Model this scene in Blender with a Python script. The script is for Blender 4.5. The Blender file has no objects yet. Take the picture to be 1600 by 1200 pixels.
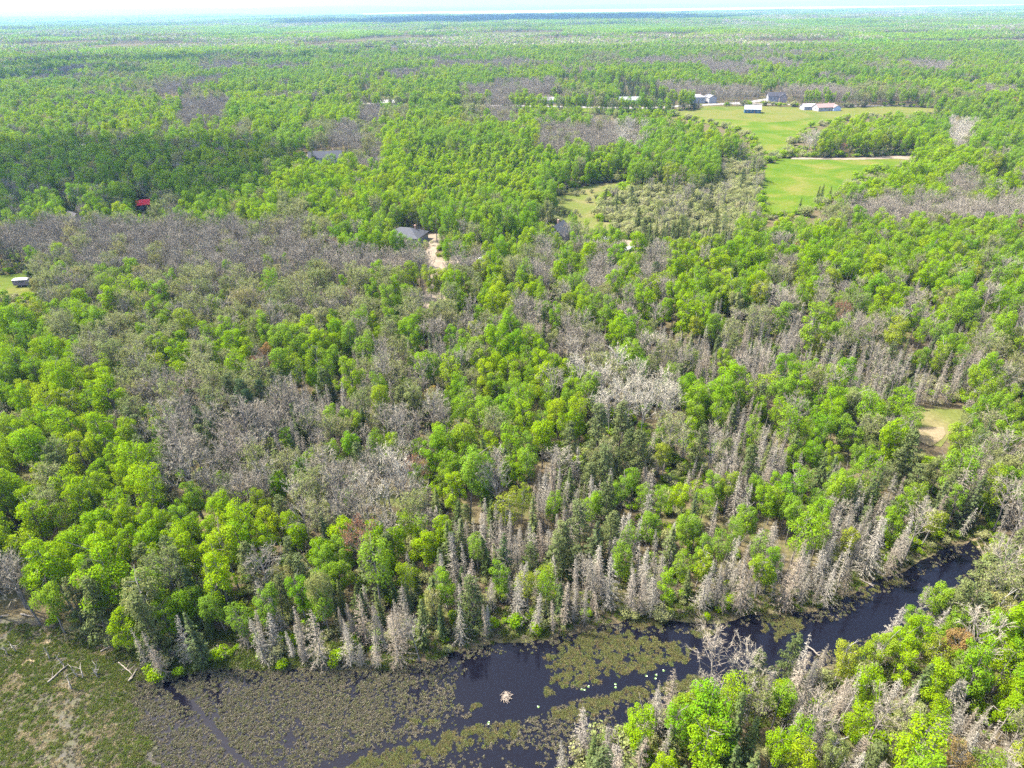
import bpy, math, random
import numpy as np
from mathutils import Matrix, Vector

# ------------------------------------------------------------------ camera, sky, sun, exposure
SC = bpy.context.scene
COL = SC.collection
CAM_H, FPX, HORIZON, ROLL = 80.0, 1010.0, 10.0, 0.0119
PITCH = math.atan((600 - HORIZON) / FPX)
_r = np.array([1.0, 0, 0]); _f = np.array([0, math.cos(PITCH), -math.sin(PITCH)]); _u = np.array([0, math.sin(PITCH), math.cos(PITCH)])
RIGHT = _r * math.cos(ROLL) - _u * math.sin(ROLL)
UP = _u * math.cos(ROLL) + _r * math.sin(ROLL)
FWD = _f
cam = bpy.data.cameras.new('camera'); camo = bpy.data.objects.new('camera', cam); COL.objects.link(camo)
cam.sensor_width = 36.0; cam.lens = 36.0 * FPX / 1600.0; cam.clip_start = 0.5; cam.clip_end = 90000.0
camo.matrix_world = Matrix(((RIGHT[0], UP[0], -FWD[0], 0), (RIGHT[1], UP[1], -FWD[1], 0), (RIGHT[2], UP[2], -FWD[2], CAM_H), (0, 0, 0, 1)))
SC.camera = camo

SUN_EL, SUN_AZ = math.radians(57), math.radians(-72)          # azimuth from +Y, clockwise: the sun stands left and a little ahead
SUN = Vector((math.sin(SUN_AZ) * math.cos(SUN_EL), math.cos(SUN_AZ) * math.cos(SUN_EL), math.sin(SUN_EL)))
W = bpy.data.worlds.new('World'); SC.world = W; W.use_nodes = True
nt = W.node_tree; nt.nodes.clear()
sky = nt.nodes.new('ShaderNodeTexSky'); sky.sky_type = 'NISHITA'; sky.sun_disc = False
sky.sun_elevation = SUN_EL; sky.sun_rotation = SUN_AZ; sky.altitude = 300; sky.air_density = 1.0; sky.dust_density = 4.0
bg = nt.nodes.new('ShaderNodeBackground'); bg.inputs[1].default_value = 0.15
wo = nt.nodes.new('ShaderNodeOutputWorld')
nt.links.new(sky.outputs[0], bg.inputs[0]); nt.links.new(bg.outputs[0], wo.inputs[0])
sl = bpy.data.lights.new('sun', 'SUN'); sl.energy = 3.9; sl.angle = math.radians(0.53); sl.color = (1.0, 0.94, 0.82)
so = bpy.data.objects.new('sun', sl); COL.objects.link(so); so.rotation_euler = SUN.to_track_quat('Z', 'Y').to_euler(); so.location = (0, 0, 300)
vs = SC.view_settings; vs.view_transform = 'Standard'; vs.look = 'None'; vs.exposure = 2.5; vs.gamma = 1.0; vs.use_curve_mapping = False
cy = SC.cycles; cy.max_bounces = 5; cy.diffuse_bounces = 3; cy.glossy_bounces = 2; cy.transmission_bounces = 4; cy.volume_bounces = 0; cy.transparent_max_bounces = 4
cy.use_denoising = False; cy.caustics_reflective = False; cy.caustics_refractive = False

RNG = np.random.default_rng(7)

# ------------------------------------------------------------------ pixels and ground
def ray(px, py):
    d = FWD + RIGHT * ((px - 800) / FPX) + UP * ((600 - py) / FPX)
    return d
def g(px, py, z=0.0):
    """where the line of sight through a pixel of the photograph meets height z"""
    d = ray(px, py); t = (z - CAM_H) / d[2]
    return (d[0] * t, d[1] * t)
def proj(x, y, z):
    q = np.stack([np.asarray(x, float), np.asarray(y, float), np.asarray(z, float) - CAM_H], -1)
    dep = q @ FWD
    return 800 + FPX * (q @ RIGHT) / dep, 600 - FPX * (q @ UP) / dep, dep
def _h(ix, iy, s):
    n = (ix.astype(np.int64) * 374761393 + iy.astype(np.int64) * 668265263 + s * 974634777) & 0x7fffffff
    n = ((n ^ (n >> 13)) * 1274126177) & 0x7fffffff
    return ((n ^ (n >> 16)) & 0xffff) / 65535.0
def noise(x, y, s=0):
    x = np.asarray(x, float); y = np.asarray(y, float)
    ix = np.floor(x).astype(np.int64); iy = np.floor(y).astype(np.int64); fx = x - ix; fy = y - iy
    fx = fx * fx * (3 - 2 * fx); fy = fy * fy * (3 - 2 * fy)
    a = _h(ix, iy, s); b = _h(ix + 1, iy, s); c = _h(ix, iy + 1, s); d = _h(ix + 1, iy + 1, s)
    return (a * (1 - fx) + b * fx) * (1 - fy) + (c * (1 - fx) + d * fx) * fy
def fbm(x, y, s=0, o=3):
    v = 0; a = 1; t = 0
    for i in range(o):
        v = v + a * noise(np.asarray(x) * 2 ** i, np.asarray(y) * 2 ** i, s + i * 17); t += a; a *= .5
    return v / t
def inside(px, py, poly):
    px = np.asarray(px, float); py = np.asarray(py, float); r = np.zeros(px.shape, bool); n = len(poly)
    for i in range(n):
        x1, y1 = poly[i]; x2, y2 = poly[(i + 1) % n]
        if y1 == y2: continue
        c = ((y1 > py) != (y2 > py)) & (px < (x2 - x1) * (py - y1) / (y2 - y1) + x1); r ^= c
    return r
def seg_dist(px, py, pts, closed=True):
    px = np.asarray(px, float); py = np.asarray(py, float); best = np.full(px.shape, 1e9); n = len(pts)
    for i in range(n if closed else n - 1):
        x1, y1 = pts[i]; x2, y2 = pts[(i + 1) % n]; dx, dy = x2 - x1, y2 - y1; L = dx * dx + dy * dy + 1e-9
        t = np.clip(((px - x1) * dx + (py - y1) * dy) / L, 0, 1)
        best = np.minimum(best, np.hypot(px - x1 - t * dx, py - y1 - t * dy))
    return best
def G(pix, z=0.0): return [g(a, b, z) for a, b in pix]

WATER_Z = -0.4
WET = G([(208, 1070), (222, 1062), (262, 1060), (330, 1042), (420, 1046), (520, 1036), (600, 1048), (680, 1030), (740, 1008), (800, 1000), (860, 997), (905, 985),
         (960, 970), (1040, 966), (1120, 970), (1170, 958), (1230, 958), (1290, 948), (1340, 920), (1400, 893), (1440, 872), (1480, 850), (1515, 845), (1537, 862),
         (1545, 900), (1510, 945), (1450, 985), (1385, 1015), (1330, 1035), (1260, 1055), (1180, 1080), (1100, 1100), (1060, 1115), (1000, 1130), (960, 1150), (905, 1180),
         (870, 1230), (820, 1330), (300, 1330), (262, 1260), (262, 1215), (228, 1190), (240, 1162), (205, 1140), (222, 1118), (196, 1098), (215, 1085)], WATER_Z)
FIELDS = {
 'hay_field': G([(1190, 262), (1215, 248), (1330, 246), (1425, 246), (1448, 249), (1400, 262), (1340, 275), (1318, 298), (1290, 318), (1255, 334), (1200, 338), (1188, 300)]),
 'upper_field': G([(1048, 180), (1100, 183), (1190, 188), (1300, 178), (1385, 172), (1400, 176), (1310, 190), (1262, 200), (1235, 222), (1228, 244), (1200, 250), (1190, 240), (1178, 218), (1140, 200), (1088, 190)]),
 'roadside_lawn': G([(1010, 176), (1075, 173), (1105, 166), (1180, 166), (1300, 169), (1395, 166), (1600, 178), (1600, 186), (1470, 178), (1390, 181), (1330, 184), (1200, 191), (1100, 184)]),
 'field_strip': G([(800, 166), (950, 170), (1062, 171), (1060, 178), (960, 178), (880, 174), (800, 172)]),
 'bush_meadow': G([(862, 350), (872, 330), (862, 312), (890, 296), (932, 288), (985, 282), (990, 290), (965, 299), (940, 312), (936, 345), (980, 353), (978, 364), (930, 362), (885, 360)]),
 'house_lawn': G([(430, 258), (470, 256), (520, 256), (545, 252), (600, 255), (596, 262), (540, 266), (470, 268), (440, 266)]),
 'clearing_grass': G([(-40, 432), (0, 430), (40, 428), (62, 440), (70, 452), (40, 462), (10, 468), (-40, 470)]),
 'glade': G([(1408, 640), (1440, 634), (1500, 640), (1515, 655), (1490, 685), (1470, 700), (1432, 690), (1425, 665)]),
 'small_glade': G([(1020, 752), (1055, 728), (1085, 722), (1120, 722), (1110, 735), (1070, 745), (1062, 762), (1050, 772), (1028, 768)]),
 'bog_edge_grass': G([(-60, 975), (40, 975), (110, 985), (200, 1010), (230, 1055), (160, 1075), (60, 1090), (-60, 1090)]),
 'edge_glade': G([(1560, 625), (1600, 622), (1650, 640), (1600, 650), (1565, 642)]),
}
YARDS = {
 'sand_driveway': G([(664, 366), (684, 364), (694, 372), (690, 385), (680, 396), (684, 402), (820, 404), (822, 410), (700, 412), (698, 422), (704, 460), (700, 500), (660, 500), (655, 470), (676, 440), (672, 420), (660, 414), (540, 411), (540, 406), (664, 402), (668, 388)]),
 'gravel_yard': G([(434, 252), (450, 247), (476, 240), (484, 243), (486, 252), (500, 254), (515, 252), (524, 245), (545, 246), (549, 252), (530, 256), (500, 259), (478, 256), (470, 251), (452, 252)]),
 'field_track': G([(1236, 246), (1330, 247), (1400, 244), (1452, 243), (1452, 250), (1445, 253), (1400, 248), (1330, 250), (1236, 249)]),
 'bare_sand': G([(1048, 752), (1058, 750), (1060, 758), (1046, 760)]),
 'cabin_yard': G([(896, 366), (1000, 378), (996, 398), (970, 398), (960, 384), (900, 376)]),
 'creek_beach': G([(1512, 843), (1537, 860), (1541, 857), (1520, 838)]),
 'dry_grass_patch': G([(1430, 668), (1475, 668), (1480, 680), (1455, 698), (1436, 690)]),
 'dry_reed_bank': G([(20, 1035), (62, 1005), (100, 1002), (100, 1020), (70, 1035), (45, 1048)]),
}
WESTBOG = G([(-300, 968), (60, 968), (130, 985), (205, 1005), (232, 1060), (300, 1120), (420, 1400), (-300, 1400)])
LAKE = [(-3500, 10500), (-1200, 8700), (600, 8300), (2600, 8800), (5200, 10200), (9500, 12500), (18000, 16000), (26000, 21000), (14000, 20000), (6000, 19000), (1500, 17000), (-2500, 15500), (-4500, 12500)]
POND = G([(248, 157), (300, 158), (300, 165), (250, 166)])

def terrain(x, y):
    x = np.asarray(x, float); y = np.asarray(y, float)
    r = np.clip((np.hypot(x, y) - 750) / 2500, 0, 1)
    z = r * 30 * (fbm(x / 900, y / 700, 5, 3) - .45)
    inlake = np.clip((seg_dist(x, y, LAKE) * np.where(inside(x, y, LAKE), -1, 1)) / 600, -1, 1) if x.size < 400000 else 0
    z = np.where(np.hypot(x, y) > 6500, z * np.clip(inlake, 0, 1), z)
    far = np.clip((y - 17000) / 9000, 0, 1)
    z = z + far * 190 * fbm(x / 7000, y / 9000, 31, 3) ** 1.3
    z = z + np.clip((y - 11000) / 6000, 0, 1) * np.clip((-x - 1500) / 6000, 0, 1) * 60 * fbm(x / 3000, y / 4000, 41, 3)
    return z
def near_z(x, y):
    """ground height near the creek"""
    x = np.asarray(x, float); y = np.asarray(y, float)
    sd = seg_dist(x, y, WET) * np.where(inside(x, y, WET), -1, 1)
    return np.clip(WATER_Z + 0.05 + sd * 0.22 + (noise(x / 1.7, y / 1.7, 3) - .5) * .35, -1.4, 0.0)

# ------------------------------------------------------------------ materials
def newmat(name):
    m = bpy.data.materials.new(name); m.use_nodes = True; t = m.node_tree; t.nodes.clear()
    return m, t, t.nodes.new('ShaderNodeOutputMaterial')
def plain(name, col, rough=.8, metal=0.0, var=.25, scale=1.5, bump=0.0):
    m, t, out = newmat(name); N = t.nodes; L = t.links
    b = N.new('ShaderNodeBsdfPrincipled'); b.inputs['Roughness'].default_value = rough; b.inputs['Specular IOR Level'].default_value = .5 if rough < .4 else .1; b.inputs['Metallic'].default_value = metal
    tc = N.new('ShaderNodeTexCoord'); n = N.new('ShaderNodeTexNoise'); n.inputs['Scale'].default_value = scale; n.inputs['Detail'].default_value = 5
    r = N.new('ShaderNodeValToRGB'); e = r.color_ramp.elements
    e[0].position = .3; e[1].position = .7
    e[0].color = (*[c * (1 - var) for c in col], 1); e[1].color = (*[min(1, c * (1 + var)) for c in col], 1)
    L.new(tc.outputs['Object'], n.inputs['Vector']); L.new(n.outputs[0], r.inputs[0]); L.new(r.outputs[0], b.inputs['Base Color'])
    if bump:
        bp = N.new('ShaderNodeBump'); bp.inputs['Strength'].default_value = bump; L.new(n.outputs[0], bp.inputs['Height']); L.new(bp.outputs[0], b.inputs['Normal'])
    L.new(b.outputs[0], out.inputs[0]); return m
def leafmat(name, cols, trans=.5, island=.35, satur=1.0):
    """cols: tree-to-tree colours; every leaf also varies a little"""
    m, t, out = newmat(name); N = t.nodes; L = t.links
    oi = N.new('ShaderNodeObjectInfo'); ge = N.new('ShaderNodeNewGeometry')
    r = N.new('ShaderNodeValToRGB'); e = r.color_ramp.elements
    while len(e) < len(cols): e.new(.5)
    for i, c in enumerate(cols): e[i].position = i / max(1, len(cols) - 1); e[i].color = (*c, 1)
    mr = N.new('ShaderNodeMapRange'); mr.inputs[3].default_value = 1 - island; mr.inputs[4].default_value = 1 + island
    hs = N.new('ShaderNodeHueSaturation')
    mh = N.new('ShaderNodeMapRange'); mh.inputs[3].default_value = .485; mh.inputs[4].default_value = .515
    L.new(oi.outputs['Random'], r.inputs[0]); L.new(ge.outputs['Random Per Island'], mr.inputs[0]); L.new(ge.outputs['Random Per Island'], mh.inputs[0])
    L.new(mr.outputs[0], hs.inputs['Value']); L.new(mh.outputs[0], hs.inputs['Hue']); L.new(r.outputs[0], hs.inputs['Color'])
    d = N.new('ShaderNodeBsdfDiffuse'); L.new(hs.outputs[0], d.inputs[0])
    if trans:
        tr = N.new('ShaderNodeBsdfTranslucent'); mx = N.new('ShaderNodeMixShader'); mx.inputs[0].default_value = trans
        L.new(hs.outputs[0], tr.inputs[0]); L.new(d.outputs[0], mx.inputs[1]); L.new(tr.outputs[0], mx.inputs[2]); L.new(mx.outputs[0], out.inputs[0])
    else:
        L.new(d.outputs[0], out.inputs[0])
    return m
LM = {
 'G': leafmat('lime_leaves', [(.142, .235, .005), (.172, .25, .005), (.128, .225, .006), (.20, .26, .008)]),
 'g': leafmat('green_leaves', [(.105, .205, .008), (.140, .225, .010), (.12, .20, .018), (.160, .23, .010)]),
 'y': leafmat('yellow_green_leaves', [(.165, .215, .012), (.135, .20, .012), (.19, .215, .020)]),
 'k': leafmat('pale_young_leaves', [(.16, .185, .055), (.19, .20, .075), (.13, .165, .045), (.19, .18, .06)]),
 'r': leafmat('red_budding_leaves', [(.19, .075, .045), (.17, .09, .05)]),
 'o': leafmat('amber_budding_leaves', [(.22, .14, .03), (.20, .15, .05), (.19, .11, .045)]),
 'c': leafmat('cedar_needles', [(.050, .066, .022), (.075, .088, .030), (.062, .080, .030)], .12),
 'p': leafmat('pine_needles', [(.030, .052, .022), (.042, .062, .024)], .1),
 's': leafmat('spruce_needles', [(.036, .055, .020), (.055, .075, .022), (.075, .090, .028), (.046, .062, .026)], .1),
 'h': leafmat('willow_leaves', [(.20, .215, .075), (.235, .24, .10), (.18, .205, .068), (.23, .22, .115)]),
}
BARE = leafmat('bare_twigs', [(.180, .158, .120), (.215, .190, .146), (.153, .135, .104), (.195, .165, .126)], 0, .25)
PALE = leafmat('pale_catkin_twigs', [(.27, .245, .195), (.31, .28, .225), (.25, .23, .17)], 0, .35)
DEAD = leafmat('dead_needleless_twigs', [(.150, .136, .108), (.185, .168, .136), (.120, .108, .086), (.165, .134, .100), (.205, .19, .158), (.14, .115, .085)], 0, .35)
BARK = plain('grey_bark', (.13, .115, .10), .9, var=.35, scale=3)
BIRCH = plain('pale_bark', (.20, .185, .165), .85, var=.4, scale=3)
DARKBARK = plain('dark_bark', (.09, .075, .065), .9, var=.35, scale=3)

# ------------------------------------------------------------------ mesh helpers
class MB:
    def __init__(s): s.v = []; s.f = []; s.m = []; s.n = 0
    def add(s, v, f, m=0):
        v = np.asarray(v, float).reshape(-1, 3); f = np.asarray(f, int)
        s.v.append(v); s.f.append(f + s.n); s.m.append(np.full(len(f), m)); s.n += len(v)
    def mesh(s, name, mats):
        me = bpy.data.meshes.new(name); V = np.concatenate(s.v); loops = []; st = []; tot = []; k = 0
        for f in s.f:
            q = f.shape[1]; loops.append(f.ravel()); st.append(np.arange(len(f)) * q + k); tot.append(np.full(len(f), q)); k += f.size
        loops = np.concatenate(loops); st = np.concatenate(st); tot = np.concatenate(tot); mi = np.concatenate(s.m)
        me.vertices.add(len(V)); me.vertices.foreach_set('co', V.ravel())
        me.loops.add(len(loops)); me.loops.foreach_set('vertex_index', loops.astype(np.int32))
        me.polygons.add(len(st)); me.polygons.foreach_set('loop_start', st.astype(np.int32)); me.polygons.foreach_set('loop_total', tot.astype(np.int32))
        for m in mats: me.materials.append(m)
        me.polygons.foreach_set('material_index', mi.astype(np.int32))
        me.update(calc_edges=True); me.validate(); me.shade_flat(); return me
    def tube(s, pts, rad, n=5, m=0):
        pts = np.asarray(pts, float); rad = np.asarray(rad, float); k = len(pts)
        d = np.gradient(pts, axis=0); d /= np.linalg.norm(d, axis=1)[:, None] + 1e-9
        a = np.where(np.abs(d[:, 2:3]) > .9, np.array([[1., 0, 0]]), np.array([[0., 0, 1]]))
        u = np.cross(d, a); u /= np.linalg.norm(u, axis=1)[:, None] + 1e-9; w = np.cross(d, u)
        th = np.arange(n) * 2 * np.pi / n
        v = pts[:, None, :] + rad[:, None, None] * (np.cos(th)[None, :, None] * u[:, None, :] + np.sin(th)[None, :, None] * w[:, None, :])
        i = np.arange(k - 1)[:, None] * n; j = np.arange(n)[None, :]; j2 = (j + 1) % n
        f = np.stack([i + j, i + j2, i + n + j2, i + n + j], -1).reshape(-1, 4)
        s.add(v.reshape(-1, 3), f, m)
        s.add(v[-1], np.arange(n)[None, :], m)
    def twigs(s, a, b, w, rng, m=0):
        """thin tapering blades from a to b (n,3)"""
        a = np.asarray(a, float); b = np.asarray(b, float); n = len(a); d = b - a
        p = np.cross(d, rng.normal(size=(n, 3))); p /= np.linalg.norm(p, axis=1)[:, None] + 1e-9; w = np.broadcast_to(np.asarray(w, float), (n,))[:, None]
        v = np.stack([a - p * w * .5, a + p * w * .5, b + p * w * .18, b - p * w * .18], 1).reshape(-1, 3)
        s.add(v, np.arange(n * 4).reshape(n, 4), m)
    def leaves(s, c, nrm, size, rng, m=0, asp=.75):
        n = len(c); nrm = nrm / (np.linalg.norm(nrm, axis=1)[:, None] + 1e-9)
        t = np.cross(nrm, rng.normal(size=(n, 3))); t /= np.linalg.norm(t, axis=1)[:, None] + 1e-9; q = np.cross(nrm, t)
        sz = (np.asarray(size) * np.ones(n))[:, None]
        v = np.stack([c - t * sz * .55, c - q * sz * .5 * asp + nrm * sz * .1, c + t * sz * .55, c + q * sz * .5 * asp + nrm * sz * .1], 1).reshape(-1, 3)
        s.add(v, np.arange(n * 4).reshape(n, 4), m)
    def box(s, x0, y0, z0, x1, y1, z1, m=0):
        v = [(x0, y0, z0), (x1, y0, z0), (x1, y1, z0), (x0, y1, z0), (x0, y0, z1), (x1, y0, z1), (x1, y1, z1), (x0, y1, z1)]
        s.add(v, [(0, 3, 2, 1), (4, 5, 6, 7), (0, 1, 5, 4), (1, 2, 6, 5), (2, 3, 7, 6), (3, 0, 4, 7)], m)
def joint(mbs):
    o = MB(); k = 0
    return o
def fibo(rng, n):
    d = rng.normal(size=(n, 3)); return d / np.linalg.norm(d, axis=1)[:, None]

def wood(mb, rng, H, top, r0, nl, spread, m=0, bend=.25, n=5):
    """trunk with limbs; returns limb tips"""
    k = 7; t = np.linspace(0, 1, k); lean = rng.normal(size=2) * bend
    pts = np.stack([lean[0] * t ** 2 + rng.normal(size=k) * .06 * H / 12 * t, lean[1] * t ** 2 + rng.normal(size=k) * .06 * H / 12 * t, t * H * top], 1)
    mb.tube(pts, r0 * (1 - .8 * t) + .02, n, m); tips = []
    for i in range(nl):
        h = rng.uniform(.45, .98); b = np.array([np.interp(h, t, pts[:, j]) for j in range(3)])
        a = i * 2.4 + rng.uniform(-.4, .4); el = rng.uniform(.5, 1.1); L = spread * rng.uniform(.7, 1.15)
        e = b + L * np.array([math.cos(a) * math.cos(el), math.sin(a) * math.cos(el), math.sin(el)])
        mid = (b + e) / 2 + np.array([0, 0, -.08 * L]) + rng.normal(size=3) * .07 * L
        mb.tube([b, mid, e], [r0 * .42 * (1.15 - h * .6), r0 * .28, .025], 4, m); tips.append((b, mid, e))
    return pts, tips

def leafy(seed, H=13, R=3.2, lo=.42, n=2300, leaf=.36, shape='round', sparse=1.0):
    rng = np.random.default_rng(seed); tr = MB(); cr = MB(); lop = rng.normal(size=2) * R * .22
    pts, tips = wood(tr, rng, H, .9, .17, 9, R * 1.05)
    cz = H * (lo + 1) / 2; hz = H * (1 - lo) / 2
    nl = int(rng.integers(15, 23)); C = []; Rr = []
    for i in range(nl):
        u = (i + .5) / nl; zz = (u * 1.75 - .85); rad = math.sqrt(max(0.02, 1 - min(1, abs(zz)) ** (2.4 if shape == 'round' else 1.6)))
        if shape == 'cone': rad = max(.12, (1 - u) ** .75)
        a = i * 2.399 + rng.uniform(-.5, .5); rr = R * .70 * rad * rng.uniform(.55, 1.2)
        C.append((rr * math.cos(a) * (1 + .25 * math.sin(a + seed)) + pts[-1][0] * .5 + lop[0] * u, rr * math.sin(a) + pts[-1][1] * .5 + lop[1] * (1 - u), cz + zz * hz * .84 + rng.normal() * .25)); Rr.append(R * rng.uniform(.24, .46) * (1 if shape == 'round' else .75 + .35 * rad))
    C = np.array(C); Rr = np.array(Rr)
    li = rng.choice(nl, n, p=Rr ** 2 / np.sum(Rr ** 2)); d = fibo(rng, n); d[:, 2] = np.abs(d[:, 2]) * np.where(rng.random(n) < .72, 1, -1)
    rad = rng.uniform(.72, 1.08, n) ** 1 * np.where(rng.random(n) < .12, rng.uniform(.3, .9, n), 1)
    bump = .82 + .36 * noise(d[:, 0] * 2.3 + li * 7.1, d[:, 1] * 2.3 + d[:, 2] * 3.1, seed % 97)
    P = C[li] + d * (Rr[li] * rad * bump)[:, None]
    dd = np.linalg.norm(P[:, None, :] - C[None], axis=2) / Rr[None]; dd[np.arange(n), li] = 9
    keep = dd.min(1) > .62; P = P[keep]; d = d[keep]
    nr = d + fibo(rng, len(d)) * .6 + np.array([0, 0, .5])
    cr.leaves(P, nr, leaf * rng.uniform(.65, 1.3, len(P)), rng)
    # inner twigs seen through the gaps
    k = 90; a = C[rng.integers(0, nl, k)]; tr.twigs(np.stack([pts[-2] * np.ones(3) for _ in range(k)]) * .5 + a * .5, a + fibo(rng, k) * .8, .05, rng)
    return tr, cr
def bare(seed, H=12, R=2.6, fine=1.0, bud=0, w=.042):
    """leafless tree: limbs, branches, fine twigs, with an optional dusting of buds"""
    rng = np.random.default_rng(seed); tr = MB(); cr = MB()
    k = 6; t = np.linspace(0, 1, k); fork = rng.uniform(.3, .5)
    pts = np.stack([rng.normal(size=k) * .12 * t, rng.normal(size=k) * .12 * t, t * H * .95], 1); tr.tube(pts, .14 * (1 - .85 * t) + .02, 5)
    A = []; B = []; WW = []; T = []
    for i in range(16):
        h = fork + (1 - fork) * (i + .5) / 16 * .92; b = np.array([np.interp(h, t, pts[:, j]) for j in range(3)])
        a = i * 2.4 + rng.uniform(-.5, .5); el = rng.uniform(.75, 1.15); L = (1.08 - h) * H * rng.uniform(.55, .8) + .6
        L = min(L, R / math.cos(el) * rng.uniform(.8, 1.15))
        dv = np.array([math.cos(a) * math.cos(el), math.sin(a) * math.cos(el), math.sin(el)]); e = b + dv * L
        mid = b + dv * L * .5 + np.array([math.cos(a), math.sin(a), -.6]) * L * .07
        tr.tube([b, mid, e], [.055, .04, .018], 4)
        for j in range(6):
            s = rng.uniform(.25, 1); q = b + (mid - b) * min(1, s * 2) + (e - mid) * max(0, s * 2 - 1)
            dd = dv * .8 + rng.normal(size=3) * .55 + np.array([0, 0, .35]); dd /= np.linalg.norm(dd); l = L * rng.uniform(.22, .42) + .3; q2 = q + dd * l
            A.append(q); B.append(q2); WW.append(w * 1.3)
            m = int(8 * fine)
            s2 = rng.uniform(.15, 1, m)[:, None]; qq = q + (q2 - q) * s2; d3 = dd * .7 + rng.normal(size=(m, 3)) * .6 + np.array([0, 0, .25]); d3 /= np.linalg.norm(d3, axis=1)[:, None]
            q3 = qq + d3 * rng.uniform(.25, .7, (m, 1)); A += list(qq); B += list(q3); WW += [w] * m; T += list(q3)
    cr.twigs(A, B, np.array(WW), rng)
    if bud:
        T = np.array(T); T = T[rng.integers(0, len(T), int(bud))] + rng.normal(size=(int(bud), 3)) * .12
        cr.leaves(T, fibo(rng, len(T)) + np.array([0, 0, .5]), .20 * rng.uniform(.6, 1.4, len(T)), rng, 1)
    return tr, cr
def conifer(seed, H=11, R=1.75, dead=False, dens=1.0, low=.06, gap=.3, top=.985, lost=.16):
    rng = np.random.default_rng(seed); tr = MB(); cr = MB(); lean = rng.normal(size=2) * .15
    t = np.linspace(0, 1, 6); pts = np.stack([lean[0] * t ** 2, lean[1] * t ** 2, t * H], 1); tr.tube(pts, .13 * (1 - .93 * t) + .012, 5)
    z = H * low; A = []; B = []; Wd = []; LP = []; LN = []; LS = []
    amp = rng.uniform(.12, .3); ph = rng.uniform(0, 6, 4)
    while z < H * top:
        u = z / H; prof = R * ((1 - u) ** .82) * min(1, .45 + u * 3.2) + .10
        nb = max(4, int((8 if not dead else 8) * dens * (.55 + .45 * (1 - u)))); a0 = rng.uniform(0, 6.3)
        for i in range(nb):
            if rng.random() < (.12 if not dead else lost * (1.6 if math.sin(a0 * 3 + z * 1.1) > .5 else .8)): continue
            a = a0 + i * 6.283 / nb + rng.uniform(-.25, .25)
            side = 1 + amp * math.sin(a + ph[0]) + amp * .7 * math.sin(2 * a + ph[1] + u * 5)
            L = prof * rng.uniform(.62, 1.18) * side
            dr = np.array([math.cos(a), math.sin(a), 0]); b = np.array([lean[0] * u * u, lean[1] * u * u, z])
            up = (.45 * u - .28) * (1 if not dead else 1.05) + rng.uniform(-.12, .1); e = b + dr * L + np.array([0, 0, L * up]); mid = b + dr * L * .55 + np.array([0, 0, L * (up * .45 + .02)])
            if dead:
                A += [b, mid]; B += [mid, e]; Wd += [.055, .04]
                m = int(4 + 6 * L); s = rng.uniform(.15, 1, m)[:, None]; q = np.where(s < .55, b + (mid - b) * s / .55, mid + (e - mid) * (s - .55) / .45)
                tn = np.array([-dr[1], dr[0], 0]); sg = np.where(rng.random(m) < .5, 1, -1)[:, None]
                d = tn * sg * rng.uniform(.3, 1, (m, 1)) + dr * rng.uniform(.1, .9, (m, 1)) + np.array([0, 0, 1]) * rng.uniform(-.75, .15, (m, 1))
                A += list(q); B += list(q + d * rng.uniform(.14, .42, (m, 1)) * (.5 + .5 * L / R)); Wd += [.055] * m
            else:
                A += [b]; B += [mid]; Wd += [.04]
                m = int(3 + 4.2 * L); s = np.linspace(.22, 1, m)[:, None] + rng.uniform(-.06, .06, (m, 1)); q = np.where(s < .55, b + (mid - b) * s / .55, mid + (e - mid) * (s - .55) / .45)
                tn = np.array([-dr[1], dr[0], 0]); wd = .34 * (1.15 - .55 * s) * (.5 + .5 * min(1, L))
                q = q + tn * rng.uniform(-.6, .6, (m, 1)) * wd + np.array([0, 0, -.04])
                LP += list(q); LN += list(np.array([0, 0, 1.0]) + dr * rng.uniform(0, .8, (m, 1)) + rng.normal(size=(m, 3)) * .33); LS += list((.30 + .16 * rng.random((m, 1)))[:, 0] * (.6 + .4 * min(1, L)))
        z += gap * rng.uniform(.7, 1.2) * (1.0 if u < .8 else .75)
    cr.twigs(A, B, np.array(Wd), rng, 0 if dead else 1)
    if not dead: cr.leaves(np.array(LP), np.array(LN), np.array(LS), rng, 0, .6)
    return tr, cr
def cedar(seed, H=12, R=2.4, n=2600, leaf=.30, lo=.12):
    """dense irregular conifer of overlapping needle pads"""
    rng = np.random.default_rng(seed); tr = MB(); cr = MB(); t = np.linspace(0, 1, 6)
    tr.tube(np.stack([t * 0, t * 0, t * H * .96], 1), .17 * (1 - .9 * t) + .015, 5)
    nl = 34; u = np.linspace(lo, .97, nl); a = np.arange(nl) * 2.399 + rng.uniform(-.4, .4, nl); r = R * np.clip((1.02 - u) ** .62, 0, 1) * np.minimum(1, .55 + u * 1.6) * rng.uniform(.45, 1.05, nl)
    C = np.stack([r * np.cos(a), r * np.sin(a), u * H], 1); S = R * rng.uniform(.26, .42, nl) * (1.1 - .45 * u)
    for i in range(nl): tr.twigs([[0, 0, u[i] * H - .5]], [C[i]], .07, rng)
    li = rng.integers(0, nl, n); d = fibo(rng, n); P = C[li] + d * S[li][:, None] * np.array([1.15, 1.15, .62]) * (rng.uniform(.55, 1.1, n) ** .7)[:, None]
    cr.leaves(P, d + np.array([0, 0, .7]) + fibo(rng, n) * .5, leaf * rng.uniform(.6, 1.3, n), rng, 0, .55)
    return tr, cr
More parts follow.
